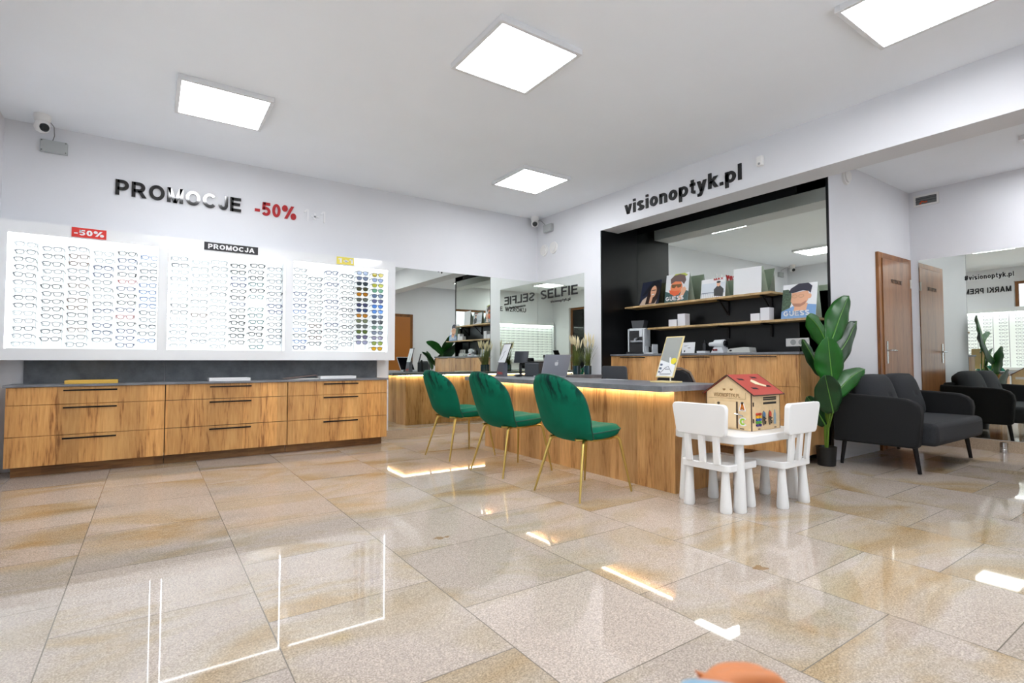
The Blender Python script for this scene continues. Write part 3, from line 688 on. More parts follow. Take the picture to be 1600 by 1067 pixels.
def back_pt(a, b):
    # a across, b up (-1..1)
    tt = max(0.0, (b+1)/2)
    z = .388+.468*tt
    hw = .254-.018*tt-.03*(1-tt)**4
    if b < 0: hw *= min(2.2, (1/max(.03, 1-min(.999, abs(b))**2.5))**.4)**.7
    ae = max(-1.0, min(1.0, a*hw/.24))
    x = -.195-.175*tt**1.1 + .095*ae*ae*(.8+.2*tt)
    if b < -.5: x += .09*((-.5-b)/.5)**1.8
    return (x, a*hw, z)
def seat_pt(a, b):
    # a forward, b across
    z = .440+.020*b*b-.020*math.exp(-(a*a+b*b)*2)+.012*a
    if a > .6: z -= .02*((a-.6)/.4)**2
    return (.052+.222*a, (.228+.0*a)*b, z)
def edge_loop(fn, sq, n=48, r=1.0):
    ps = []
    for k in range(n):
        q = 2*math.pi*k/n; c, s = math.cos(q), math.sin(q); kk = (abs(c)**sq+abs(s)**sq)**(-1/sq); ps.append(fn(c*kk*r, s*kk*r))
    return ps
def green_chair(loc, rz, label):
    t = thing('velvet_chair', label, 'chair', loc, rz, 'green velvet chairs at the reception desk')
    obj('backrest', MB().shell(back_pt, .055, 12, 56, 2.5, .42, .016), velvet, t, smooth=60, local=True)
    obj('seat', MB().shell(seat_pt, .085, 10, 48, 2.5, .45, .02), velvet, t, smooth=60, local=True)
    bk = bpy.data.objects
    obj('piping', MB().tube(edge_loop(back_pt, 2.5, 64, 1.004), .0055, 6, closed=True), piping, t, smooth=60, local=True)
    obj('piping', MB().tube(edge_loop(seat_pt, 2.5, 56, 1.004), .0055, 6, closed=True), piping, t, smooth=60, local=True)
    fr = MB()
    for s in (-1, 1): fr.tube([(-.20, s*.13, .405), (-.06, s*.165, .392), (.12, s*.165, .392), (.235, s*.13, .405)], .009, 8)
    fr.tube([(-.06, -.165, .392), (-.06, .165, .392)], .009, 8).tube([(.12, -.165, .392), (.12, .165, .392)], .009, 8)
    obj('frame', fr, brass, t, smooth=50, local=True)
    for sx, fx, fy in ((-1, -.262, .228), (1, .270, .232)):
        for s in (-1, 1):
            x0 = -.10 if sx < 0 else .16
            pts = [(x0, s*.145, .396), (x0+sx*.045, s*.158, .392), (x0+sx*.062, s*.166, .372), (fx, s*fy, .004)]
            obj('leg', MB().tube(pts, [.0125, .0125, .0120, .0068], 12), brass, t, smooth=50, local=True)
    return t
c1 = green_chair((2.605, 2.875, 0), math.radians(4), 'green velvet chair with brass legs nearest the camera')
dup(c1, (2.585, 3.765, 0), math.radians(4), 'green velvet chair in the middle of the three at the desk')
dup(c1, (2.575, 4.655, 0), math.radians(4), 'green velvet chair furthest from camera near the mirror')
# ---------------- children's table and chairs ----------------
def cone_leg(x, y, zt, r0=.039, r1=.024, dx=0, dy=0):
    mb = MB(); prof = [(0, r0*.93), (.008, r0), (.03, r0*.99), (zt*.5, (r0+r1)*.5), (zt, r1)]
    vs = []; n = 20
    for z, r in prof:
        f = 1-z/zt
        for k in range(n):
            q = 2*math.pi*k/n; vs.append((x+dx*f+r*math.cos(q), y+dy*f+r*math.sin(q), z))
    fs = [(i*n+k, i*n+(k+1) % n, (i+1)*n+(k+1) % n, (i+1)*n+k) for i in range(len(prof)-1) for k in range(n)]
    fs += [tuple(reversed(range(n))), tuple((len(prof)-1)*n+k for k in range(n))]
    return mb.add(vs, fs)
def rrect(x0, x1, y0, y1, r, n=6):
    ps = []
    for cx, cy, a in ((x1-r, y1-r, 0), (x0+r, y1-r, 90), (x0+r, y0+r, 180), (x1-r, y0+r, 270)):
        for k in range(n+1):
            q = math.radians(a+90*k/n); ps.append((cx+r*math.cos(q), cy+r*math.sin(q)))
    return ps
kt = thing('childrens_table', "white plastic children's table with thick cone legs", 'table', (3.385, 2.125, 0))
obj('tabletop', MB().prism(rrect(3.0, 3.77, 1.85, 2.40, .09, 8), .425, .480, lambda u, v, q: (u, v, q)), plastic_white, kt, bevel=.006, smooth=40)
for x, y, dx, dy in ((3.075, 1.925, -.01, -.005), (3.695, 1.925, .01, -.005), (3.075, 2.325, -.01, .005), (3.695, 2.325, .01, .005)):
    obj('leg', cone_leg(x, y, .426, .040, .025, dx, dy), plastic_white, kt, smooth=40)
def kid_chair(loc, rz, label):
    t = thing('childrens_chair', label, 'chair', loc, rz, "white children's chairs at the play table")
    obj('seat', MB().prism(rrect(-.170, .170, -.178, .178, .035), .255, .300, lambda u, v, q: (u, v, q)), plastic_white, t, bevel=.005, smooth=40, local=True)
    # backrest slab leaning back
    def f(u, v, q): return (-.172-.10*(v-.30)+q, u, v)
    poly = []
    for cx, cz, a, r in ((.165, .645, 0, .03), (-.165, .645, 90, .03), (-.150, .505, 180, .03), (.150, .505, 270, .03)):
        for k in range(6):
            q = math.radians(a+90*k/5); poly.append((cx+r*math.cos(q), cz+r*math.sin(q)+ (.012*(1-(cx/.19)**2) if cz > .6 else 0)))
    obj('backrest', MB().prism(poly, -.018, .018, f), plastic_white, t, bevel=.005, smooth=40, local=True, recalc=True)
    for u in (-.105, 0, .105):
        k = .93
        obj('slat', MB().prism([(u*.96-.021, .298), (u*.96+.021, .298), (u+.020, .485), (u-.020, .485)], -.012, .012, f), plastic_white, t, bevel=.003, local=True, recalc=True)
    for x, y in ((-.130, -.130), (.130, -.130), (-.130, .130), (.130, .130)):
        obj('leg', cone_leg(x, y, .256, .037, .022, math.copysign(.006, x), math.copysign(.004, y)), plastic_white, t, smooth=40, local=True)
    return t
k1 = kid_chair((3.115, 2.10, 0), math.radians(1), "white children's chair on the left side of the play table")
dup(k1, (3.515, 1.955, 0), math.radians(90), "white children's chair on the near side of the play table")
# ---------------- toy busy-board house ----------------
ply = M('birch_plywood', (224,196,152), .5, noise=.06, nscale=30)
edge_b = M('burnt_plywood_edge', (66,44,30), .6)
hx0, hx1, hy0, hy1, hz0, hz1, hza = 3.285, 3.635, 1.965, 2.305, .482, .728, .845
hs = thing('toy_house', 'plywood busy-board toy house with red roof on the white table', 'toy house', ((hx0+hx1)/2, (hy0+hy1)/2, hz0))
ym = (hy0+hy1)/2
for x in (hx0, hx1-.006):
    obj('gable_wall', MB().prism([(hy0, hz0), (hy1, hz0), (hy1, hz1), (ym, hza), (hy0, hz1)], x, x+.006, lambda u, v, q: (q, u, v)), ply, hs, recalc=True)
for y in (hy0, hy1-.006):
    obj('side_wall', B(hx0+.006, hx1-.006, y, y+.006, hz0, hz1-.002), ply, hs)
cor = MB()
for x in (hx0-.0015, hx1-.004):
    for y in (hy0-.0015, hy1-.004): cor.box(x, x+.0055, y, y+.0055, hz0, hz1)
obj('burnt_edges', cor, edge_b, hs)
roof_red = M('red_roof_board', (168,62,50), .55)
for s in (-1, 1):
    ye = ym+s*(hy1-ym+.022); ze = hz1-.014
    d = Vector((0, ye-ym, ze-hza)).normalized(); n = Vector((0, -d.z*s, abs(d.y))) if False else Vector((0, s*abs(d.z), abs(d.y)))
    ln = (Vector((0, ye, ze))-Vector((0, ym, hza))).length
    def rp(u, v, q, s=s, d=d, n=n): return tuple(Vector((hx0-.012+u*(hx1-hx0+.024), ym, hza+.004))+d*(v*ln)+n*q)
    rp_ = obj('roof', MB().prism([(0, 0), (1, 0), (1, 1), (0, 1)], 0, .005, rp), roof_red, hs, recalc=True)
    eb = MB().prism([(-.012, -.0), (0, 0), (0, 1.02), (-.012, 1.02)], -.0005, .006, rp).prism([(1, -.0), (1.012, 0), (1.012, 1.02), (1, 1.02)], -.0005, .006, rp).prism([(0, 1), (1, 1), (1, 1.02), (0, 1.02)], -.0005, .006, rp)
    obj('burnt_edges', eb, edge_b, hs, recalc=True)
    sl = MB()
    for uu, vv in ((.22, .25), (.70, .18), (.80, .62), (.30, .70)):
        sl.prism([(uu-.09, vv-.05), (uu+.07, vv-.03), (uu+.09, vv+.05), (uu-.07, vv+.03)], .0052, .0062, rp)
    obj('roof_slot', sl, M('roof_slot_black', (18,12,12), .8), rp_, recalc=True)
    if s < 0:
        obj('wooden_hand', MB().prism([(.42,.38),(.50,.30),(.56,.36),(.62,.50),(.74,.60),(.70,.66),(.56,.58),(.46,.52)], .0065, .011, rp), M('pale_wood', (232,212,176), .5), rp_, recalc=True)
# gable (facing -x) details
def fx(u, v, q): return (hx0-q, u, v)
gd = MB().prism([(2.005, .690), (2.285, .690), (2.285, .692), (2.005, .692)], 0, .001, fx).prism([(2.005, .69), (2.007, .69), (2.007, .735), (2.005, .735)], 0, .001, fx)
obj('engraved_line', gd, M('engraving', (150,112,66), .7), hs, recalc=True)
obj('house_lettering', text_mb('VISIONOPTYK.PL', (hx0-.001, 2.245, .700), -Y_, Z_, .20, .026, .0008, .01), M('engraving', (150,112,66), .7), hs)
for yy in (2.11, 2.165):
    obj('tiny_heart', MB().prism([(yy, .742), (yy+.012, .752), (yy+.007, .760), (yy, .756), (yy-.007, .760), (yy-.012, .752)], 0, .001, fx), M('engraving', (150,112,66), .7), hs, recalc=True)
dd = obj('small_door', MB().prism([(2.075, .495), (2.235, .495), (2.235, .668), (2.075, .668)], .001, .005, fx), M('pale_plywood', (232,206,164), .5), hs, recalc=True)
obj('door_gap', MB().prism([(2.064, .490), (2.074, .490), (2.074, .672), (2.064, .672)], .0, .002, fx), edge_b, hs, recalc=True)
obj('peephole', MB().prism([(2.205+.010*math.cos(k*math.pi/6), .655+.010*math.sin(k*math.pi/6)) for k in range(12)], .005, .009, fx), M('dark_knob', (70,58,44), .5), dd, recalc=True)
obj('latch', MB().tube([(hx0-.008, 2.085, .590), (hx0-.012, 2.05, .588), (hx0-.012, 2.02, .578)], .004, 8), chrome, hs, smooth=40)
obj('letter_backing', text_mb('A', (hx0-.001, 2.056, .610), -Y_, Z_, .052, .060, .002, .11), letter_white, hs, label='white outline of letter A')
obj('letter', text_mb('A', (hx0-.003, 2.046, .618), -Y_, Z_, .034, .044, .002, .04), M('orange_letter', (222,126,40), .4), hs, label='orange letter A')
obj('letter_backing', text_mb('C', (hx0-.001, 2.058, .510), -Y_, Z_, .056, .060, .002, .11), letter_white, hs, label='white outline of letter C')
obj('letter', text_mb('C', (hx0-.003, 2.048, .518), -Y_, Z_, .036, .044, .002, .05), M('lime_letter', (160,200,50), .4), hs, label='lime green letter C')
obj('slot', MB().prism([(2.02, .489), (2.05, .489), (2.05, .495), (2.02, .495)], 0, .001, fx), edge_b, hs, recalc=True)
# side facing -y details
def fy(u, v, q): return (u, hy0-q, v)
for z in (.703, .690, .668):
    hgt = .009 if z > .68 else .014
    obj('slatted_window', MB().prism([(3.425, z-hgt), (3.585, z-hgt), (3.585, z), (3.425, z)], 0, .003, fy), M('slot_black', (26,24,22), .6), hs, recalc=True)
for k, c in enumerate(((196,62,40), (236,180,30), (40,96,180), (84,170,60), (50,44,120))):
    z = .600-.0185*k
    g = MB()
    for x in (3.345, 3.378): g.prism([(x+.014*math.cos(a*math.pi/6), z-.008+.0085*math.sin(a*math.pi/6)) for a in range(12)], .001, .009, fy)
    g.prism([(3.345, z-.013), (3.378, z-.013), (3.378, z-.003), (3.345, z-.003)], .001, .008, fy)
    obj('coloured_key', g, M(f'key_{k}', c, .35), hs, recalc=True)
def shoe(x, c1, c2, name):
    g = MB().prism([(x+.016*math.cos(a*math.pi/10), .562+.050*math.sin(a*math.pi/10)) for a in range(20)], .001, .004, fy)
    s = obj('shoe_board', g, M(name+'_sole', (120,104,88), .6), hs, recalc=True)
    obj('upper', MB().prism([(x+.012*math.cos(a*math.pi/8), .583+.022*math.sin(a*math.pi/8)) for a in range(16)], .004, .010, fy), M(name, c1, .6), s, recalc=True)
    obj('lace', MB().tube([(x-.012, hy0-.010, .57), (x+.012, hy0-.013, .56), (x-.010, hy0-.012, .55), (x+.010, hy0-.012, .54), (x+.004, hy0-.012, .522)], .0035, 6), M(name+'_lace', c2, .7), s, smooth=60)
shoe(3.425, (84,124,160), (20,20,26), 'blue_shoe'); shoe(3.500, (200,70,50), (24,22,26), 'red_shoe')
obj('bottle_picture', MB().prism([(3.552, .515), (3.578, .515), (3.578, .585), (3.570, .595), (3.570, .612), (3.560, .612), (3.560, .595), (3.552, .585)], .001, .004, fy), M('bottle_blue', (150,172,186), .4), hs, recalc=True)
for x in (3.36, 3.56):
    obj('slot', MB().prism([(x, .489), (x+.026, .489), (x+.026, .495), (x, .495)], 0, .001, fy), edge_b, hs, recalc=True)
obj('hinge', MB().tube([(3.300, hy0-.004, .645), (3.300, hy0-.004, .672)], .004, 8), edge_b, hs)
obj('hinge', MB().tube([(3.300, hy0-.004, .535), (3.300, hy0-.004, .562)], .004, 8), edge_b, hs)
# far gable: clock, name plate (seen in the mirror)
def fx2(u, v, q): return (hx1+q, u, v)
obj('clock', MB().prism([(2.06+.045*math.cos(a*math.pi/12), .60+.045*math.sin(a*math.pi/12)) for a in range(24)], .001, .006, fx2), M('red_clock', (150,30,26), .5), hs, recalc=True)
obj('clock_face', MB().prism([(2.06+.030*math.cos(a*math.pi/12), .60+.030*math.sin(a*math.pi/12)) for a in range(24)], .006, .008, fx2), letter_white, bpy.data.objects['clock'], recalc=True)
obj('name_plate', MB().prism([(2.14, .66), (2.26, .66), (2.26, .70), (2.14, .70)], .001, .004, fx2), letter_white, hs, recalc=True)
# ---------------- back counter in the niche ----------------
bc = thing('back_counter', 'tall oak counter with grey top in the black niche', 'counter', (5.1, 3.63, 0))
nf = 4.85
obj('carcass', B(nf+.019, XN-.002, 2.435, 4.796, .08, 1.008), oak2, bc)
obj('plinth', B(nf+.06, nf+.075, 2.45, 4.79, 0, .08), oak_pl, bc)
obj('worktop', B(nf-.012, XN-.001, 2.425, 4.798, 1.010, 1.032), ctop, bc, bevel=.001)
for a, b, hh in ((2.440, 3.222, (2.634, 3.010)), (3.226, 4.008, (3.352, 3.69)), (4.012, 4.794, (4.227, 4.618))):
    for q0, q1, hz in ((.712, 1.006, .988), (.40, .709, .680), (.085, .397, .37)):
        d = obj('drawer', B(nf, nf+.018, a, b, q0, q1), oak2, bc, bevel=.0012, seg=1)
        obj('handle', MB().box(nf-.026, nf-.018, hh[0], hh[1], hz-.005, hz+.005).box(nf-.018, nf, hh[0]+.008, hh[0]+.016, hz-.004, hz+.004).box(nf-.018, nf, hh[1]-.016, hh[1]-.008, hz-.004, hz+.004), black_metal, d)
s1 = thing('wall_shelf', 'upper oak shelf across the black niche holding picture cards', 'shelf', (XN, 3.8, 1.64))
obj('board', B(5.11, XN-.007, 2.83, 4.796, 1.627, 1.650), oakshelf, s1, bevel=.001)
for y in (3.45, 2.95): obj('bracket', MB().box(XN-.02, XN-.001, y, y+.025, 1.46, 1.626).box(5.16, XN-.02, y, y+.025, 1.612, 1.6265).tube([(5.2, y+.012, 1.612), (XN-.012, y+.012, 1.48)], .008, 6), black_metal, s1)
s2 = thing('wall_shelf', 'lower oak shelf across the black niche with small boxes', 'shelf', (XN, 3.4, 1.34))
obj('board', B(5.11, XN-.001, 2.42, 4.42, 1.337, 1.360), oakshelf, s2, bevel=.001)
for y in (3.45, 2.95): obj('bracket', MB().box(XN-.02, XN-.001, y, y+.025, 1.20, 1.336).box(5.16, XN-.02, y, y+.025, 1.322, 1.3365), black_metal, s2)
# picture cards (tent cards facing the room)
def cardfn(x, y, z, h, lean, yaw=0):
    c, s = math.cos(yaw), math.sin(yaw)
    def f(u, v, q):   # u left->right seen from the room (towards -y), v 0..1 up, q outwards
        px = lean*v - q; py = -u
        return (x+px*c-py*s, y+px*s+py*c, z+v*h)
    return f
skin = M('print_skin', (222,168,134), .35); skin_o = M('print_skin_warm', (226,128,78), .35)
def card(x, y, z, w_, h, label, back, paint, lean=.06, yaw=0, tent=.10):
    t = thing('picture_card', label, 'picture card', (x, y, z), 0, None)
    f = cardfn(x, y, z, h, lean, yaw)
    P_ = [(-w_/2, 0), (w_/2, 0), (w_/2, 1), (-w_/2, 1)]
    obj('card_front', MB().prism(P_, -.003, 0, f), back, t, recalc=True)
    if tent:
        obj('card_back', MB().prism(P_, -.003, 0, lambda u, v, q: (lambda a: (a[0], a[1], a[2]))(cardfn(x+tent+.004, y, z, h*.985, lean-tent, yaw)(u, v, -q-.003))), M('card_back_'+back.name, (176,190,172) if back.name != 'print_navy' else (84,84,62), .5), t, recalc=True)
    return t, f
def blob(f, cx, cy, rx, ry, q, mat, t, w_, n=18, name='print', pts=None, sq=2):
    ps = pts or [(cx+rx*math.cos(a*2*math.pi/n), cy+ry*math.sin(a*2*math.pi/n)) for a in range(n)]
    return obj(name, MB().prism([(u*w_, v) for u, v in ps], q, q+.0006, f), mat, t, recalc=True)
W5 = M('print_white', (226,228,230), .35)
# 1 woman with dark hat
t, f = card(5.175, 4.46, 1.651, .36, .31, 'tent card of a smiling person in a wide dark hat', M('print_navy', (38,44,62), .35), 0, .07, -.15)
w_ = .36
blob(f,0,0,0,0,.0006,M('print_beige',(196,176,156),.4),t,w_,pts=[(-.5,0),(.36,0),(.40,.20),(.22,.42),(-.10,.40),(-.36,.25)],name='printed_coat')
blob(f,.18,.50,.30,.42,.0012,M('print_darkhair',(44,30,26),.4),t,w_,name='printed_hair',pts=[(-.18,.05),(.30,.05),(.46,.30),(.44,.80),(.20,.95),(-.05,.80),(-.12,.45)])
blob(f,.17,.55,.15,.24,.0018,skin,t,w_,name='printed_face')
blob(f,0,0,0,0,.0024,M('print_hat',(24,26,34),.35),t,w_,name='printed_hat',pts=[(-.42,.42),(-.10,.80),(.10,.98),(.34,.99),(.48,.86),(.50,.60),(.36,.76),(.18,.80),(-.02,.66),(-.30,.42)])
blob(f,0,0,0,0,.0024,skin,t,w_,name='printed_hand',pts=[(.02,.08),(.14,.08),(.18,.36),(.24,.44),(.10,.46),(.04,.32)])
blob(f,.16,.43,.07,.025,.0030,W5,t,w_,name='printed_smile')
blob(f,.17,.60,.13,.02,.0030,M('print_black',(22,22,24),.4),t,w_,name='printed_glasses')
# 2 man with curly hair
t, f = card(5.165, 4.03, 1.651, .335, .345, 'tent card of a curly-haired person in sunglasses with orange light', M('print_pale', (214,218,220), .35), 0, .05, 0, .14)
w_ = .335
blob(f,0,0,0,0,.0006,M('print_teal',(52,84,84),.4),t,w_,name='printed_shirt',pts=[(-.5,0),(.5,0),(.5,.34),(.26,.45),(-.16,.30),(-.5,.42)])
blob(f,-.02,.52,.26,.27,.0012,skin_o,t,w_,name='printed_face')
blob(f,0,0,0,0,.0014,M('print_orange',(226,96,44),.4),t,w_,name='printed_light',pts=[(-.34,.46),(-.10,.40),(.14,.40),(.10,.26),(-.08,.22),(-.28,.32)])
blob(f,0,0,0,0,.0020,M('print_brownhair',(96,74,68),.5),t,w_,name='printed_hair',pts=[(-.27,.66),(-.30,.84),(-.14,.95),(.10,.98),(.32,.92),(.38,.74),(.30,.60),(.20,.70),(-.08,.74)])
blob(f,0,0,0,0,.0026,M('print_shades',(110,78,34),.3),t,w_,name='printed_glasses',pts=[(-.24,.64),(.20,.62),(.18,.52),(.04,.50),(-.01,.58),(-.10,.50),(-.22,.53)])
blob(f,0,0,0,0,.0026,skin,t,w_,name='printed_arm',pts=[(.06,.04),(.24,.08),(.42,.42),(.34,.52),(.18,.46),(.20,.34)])
blob(f,0,0,0,0,.0006,M('print_leaf',(170,180,60),.4),t,w_,name='printed_leaves',pts=[(-.22,.90),(-.10,1.0),(.30,1.0),(.44,.92),(.30,.86),(0,.92)])
obj('printed_word', text_mb('GUESS', tuple(Vector(f(-.44*w_, .07, .004))), -Y_, Z_, .26, .05, .001, .03), W5, t)
# 3 bridge card
t, f = card(5.19, 3.55, 1.651, .31, .225, 'low white card with a man on a bridge and red letters', W5, 0, .03, 0, .10)
w_ = .31
blob(f,0,0,0,0,.0006,M('print_sky',(206,214,222),.4),t,w_,name='printed_sky',pts=[(-.48,.22),(.48,.22),(.48,.78),(-.48,.78)])
g = MB()
for k in range(12): g.prism([((-.46+k*.078)*w_, .02), ((-.452+k*.078)*w_, .02), ((-.452+k*.078)*w_, .30), ((-.46+k*.078)*w_, .30)], .0012, .0018, f)
g.prism([(-.48*w_, .28), (.48*w_, .28), (.48*w_, .31), (-.48*w_, .31)], .0012, .0018, f)
obj('printed_railing', g, M('print_steel', (110,120,134), .4), t, recalc=True)
blob(f,0,0,0,0,.0020,M('print_black',(22,22,24),.4),t,w_,name='printed_suit',pts=[(.06,.12),(.42,.06),(.44,.42),(.28,.62),(.16,.60),(.04,.44)])
blob(f,.22,.70,.075,.13,.0024,skin,t,w_,name='printed_face')
blob(f,.22,.80,.085,.06,.0028,M('print_black',(22,22,24),.4),t,w_,name='printed_hair')
obj('printed_word', text_mb('MAX', tuple(Vector(f(.02*w_, .90, .004))), -Y_, Z_, .12, .024, .001, .03), letter_red, t)
# 4 blank card
t, f = card(5.20, 3.14, 1.651, .30, .29, 'blank white tent card near the right end of the upper shelf', W5, 0, .02, .10, .14)
# 5 man with cap on lower shelf
t, f = card(5.17, 2.60, 1.361, .33, .345, 'tent card of a man in dark cap and glasses on the lower shelf', W5, 0, .06, 0, .12)
w_ = .33
g = MB(); rr = random.Random(3)
blob(f,0,0,0,0,.0006,M('print_foliage',(70,92,72),.6,noise=.5,nscale=60),t,w_,name='printed_foliage',pts=[(-.5,.18),(-.30,.18),(-.22,.45),(-.24,.78),(-.34,.86),(-.5,.86)])
blob(f,0,0,0,0,.0012,M('print_denim',(120,158,204),.5),t,w_,name='printed_denim_shirt',pts=[(-.5,0),(.5,0),(.5,.36),(.24,.40),(.0,.26),(-.16,.36),(-.5,.22)])
blob(f,0,0,0,0,.0018,skin,t,w_,name='printed_neck',pts=[(-.14,.22),(.22,.22),(.26,.42),(-.10,.45)])
blob(f,.02,.56,.23,.25,.0022,skin,t,w_,name='printed_face',pts=[(-.22,.74),(.24,.78),(.30,.62),(.22,.44),(.06,.34),(-.14,.36),(-.24,.50)])
blob(f,.30,.62,.05,.07,.0020,skin,t,w_,name='printed_ear')
blob(f,0,0,0,0,.0028,M('print_cap',(34,34,54),.4),t,w_,name='printed_cap',pts=[(-.32,.76),(-.26,.88),(-.04,1.0),(.24,1.0),(.36,.90),(.32,.70),(.26,.76),(.10,.80),(-.20,.74)])
blob(f,0,0,0,0,.0034,M('print_stubble',(176,124,100),.5),t,w_,name='printed_beard',pts=[(-.20,.44),(.06,.42),(.22,.50),(.18,.40),(.04,.33),(-.14,.35)])
g = MB()
for cx in (-.13, .06): g.tube([Vector(f((cx+.075*math.cos(a*math.pi/8))*w_, .64+.045*math.sin(a*math.pi/8), .005)) for a in range(16)], .0012, 5, closed=True)
obj('printed_glasses', g, M('print_brass', (160,130,80), .4), t)
obj('printed_word', text_mb('GUESS', tuple(Vector(f(-.42*w_, .08, .005))), -Y_, Z_, .25, .05, .001, .03), W5, t)
# boxes
box_m = M('white_box_card', (222,222,226), .5)
def wbox(x, y, z, a, b, h, label):
    tag(obj('white_box', B(x, x+a, y-b/2, y+b/2, z, z+h), box_m, bevel=.002), label, 'box', 'small white boxes on the lower shelf')
wbox(5.14, 4.06, 1.361, .08, .115, .082, 'low white box left of the taller one, left on the lower shelf')
wbox(5.14, 3.935, 1.361, .09, .105, .142, 'taller white box of the left pair on the lower shelf')
wbox(5.14, 3.02, 1.361, .08, .10, .078, 'low white box of the right pair on the lower shelf')
wbox(5.14, 2.915, 1.361, .09, .095, .130, 'taller white box of the right pair on the lower shelf')
# ---------------- niche counter items (top at 1.032) ----------------
cz = 1.033
cm = thing('coffee_machine', 'tall black and white coffee machine with bean hopper on the niche counter', 'coffee machine', (5.13, 4.60, cz))
wh = M('coffee_white', (214,218,222), .3); bl = M('coffee_black', (16,16,20), .25)
obj('body', MB().box(5.12, 5.26, 4.485, 4.715, cz, cz+.33), wh, cm, bevel=.008)
obj('side_column', B(5.085, 5.119, 4.701, 4.716, cz, cz+.32), wh, cm, bevel=.003)
obj('front_black', B(5.100, 5.119, 4.515, 4.700, cz, cz+.30), bl, cm, bevel=.004)
obj('side_column', B(5.085, 5.119, 4.487, 4.513, cz, cz+.32), wh, cm, bevel=.003)
obj('control_panel', B(5.088, 5.119, 4.52, 4.56, cz+.22, cz+.315), wh, cm, bevel=.003)
obj('spout', MB().tube([(5.11, 4.60, cz+.20), (5.05, 4.60, cz+.19), (5.045, 4.60, cz+.15)], .012, 10).box(5.04, 5.10, 4.52, 4.66, cz+.15, cz+.172), M('coffee_grey', (150,154,160), .3), cm, bevel=.002)
obj('drip_tray', B(5.01, 5.099, 4.50, 4.705, cz, cz+.03), bl, cm, bevel=.003)
obj('bean_hopper', MB().prism([(4.53, cz+.332), (4.67, cz+.332), (4.69, cz+.43), (4.51, cz+.43)], 5.13, 5.25, lambda u, v, q: (q, u, v)), M('smoky_plastic', (66,68,72), .3), cm, recalc=True)
cm.rotation_euler = (0, 0, math.radians(16)); cm.location.x = 5.115; cm.location.y = 4.585
t = thing('cup_rack', 'white and black cup holder beside the coffee machine', 'holder', (5.14, 4.39, cz))
obj('holder_body', MB().box(5.10, 5.20, 4.33, 4.46, cz, cz+.02).box(5.10, 5.20, 4.335, 4.345, cz+.02, cz+.12).box(5.10, 5.2, 4.445, 4.455, cz+.02, cz+.10), wh, t)
obj('black_cup', MB().lathe(5.15, 4.395, [(.028, cz+.021), (.032, cz+.09), (.028, cz+.095)], 16), bl, t, smooth=40)
t = thing('notice_card', 'small white card with tiny black logo on the niche counter', 'card', (5.14, 3.85, cz))
obj('card_front', MB().prism([(-.088, 0), (.088, 0), (.088, 1), (-.088, 1)], -.004, 0, cardfn(5.14, 3.85, cz, .13, .02)), W5, t, recalc=True)
f = cardfn(5.14, 3.85, cz, .13, .02)
obj('printed_marks', MB().prism([(-.055, .12), (-.040, .12), (-.040, .30), (-.055, .30)], 0, .001, f).prism([(-.005, .48), (.03, .48), (.03, .52), (-.005, .52)], 0, .001, f).prism([(-.06, .72), (.0, .72), (.0, .74), (-.06, .74)], 0, .001, f).prism([(-.06, .64), (-.02, .64), (-.02, .66), (-.06, .66)], 0, .001, f), bl, t, recalc=True)
obj('card_foot', B(5.142, 5.20, 3.80, 3.90, cz, cz+.004), W5, t)
# optician's instrument
t = thing('lens_meter', 'white barrel-shaped optical instrument with black eyepiece on the niche counter', 'optical instrument', (5.14, 3.47, cz))
obj('base', MB().prism([(-.085, 0), (.075, 0), (.055, .065), (-.045, .065)], 5.09, 5.20, lambda u, v, q: (q, 3.43-u, cz+v)), wh, t, bevel=.003, recalc=True)
obj('barrel', MB().tube([(5.145, 3.50, cz+.105), (5.145, 3.49, cz+.105), (5.145, 3.38, cz+.105), (5.145, 3.372, cz+.105)], [.030, .042, .046, .038], 24), wh, t, smooth=40)
obj('tube', MB().tube([(5.145, 3.56, cz+.098), (5.145, 3.50, cz+.100)], [.022, .026], 20), wh, t, smooth=40)
obj('eyepiece', MB().tube([(5.145, 3.371, cz+.105), (5.145, 3.352, cz+.105)], [.034, .028], 20), bl, t, smooth=40)
obj('knob', MB().tube([(5.089, 3.47, cz+.035), (5.078, 3.47, cz+.035)], .012, 14).tube([(5.089, 3.44, cz+.035), (5.078, 3.44, cz+.035)], .012, 14), M('dark_red', (120,24,34), .4), t, smooth=40)
t = thing('frame_heater', 'small black device with white plate left of the barrel-shaped instrument', 'optical instrument', (5.14, 3.63, cz))
obj('foot', B(5.10, 5.19, 3.59, 3.70, cz, cz+.028), wh, t, bevel=.003)
obj('column', MB().lathe(5.145, 3.625, [(.022, cz+.028), (.024, cz+.08), (.018, cz+.115), (.006, cz+.125), (.005, cz+.15)], 16), bl, t, smooth=40)
obj('needle', MB().tube([(5.145, 3.62, cz+.13), (5.145, 3.57, cz+.105)], .003, 6), bl, t)
t = thing('grey_dish', 'flat pale grey appliance near the right of the niche counter', 'appliance', (5.14, 3.17, cz))
obj('body', MB().prism([(-.13, 0), (.13, 0), (.12, .055), (.06, .060), (-.10, .045), (-.13, .028)], 5.07, 5.20, lambda u, v, q: (q, 3.17-u, cz+v)), M('pale_grey', (186,188,184), .4), t, bevel=.006, recalc=True)
obj('dial', MB().tube([(5.069, 3.255, cz+.025), (5.062, 3.255, cz+.025)], .014, 16, flat=.6), bl, t, smooth=40)
t = thing('socket_plate', 'white double power socket on black niche wall behind the plant', 'socket', (XN, 2.70, 1.09))
obj('plate', B(XN-.012, XN-.001, 2.585, 2.815, 1.095, 1.177), plastic_white, t, bevel=.003)
for y in (2.66, 2.74): obj('socket', MB().tube([(XN-.0121, y, 1.136), (XN-.014, y, 1.136)], .028, 20), M('socket_grey', (170,172,172), .4), t)
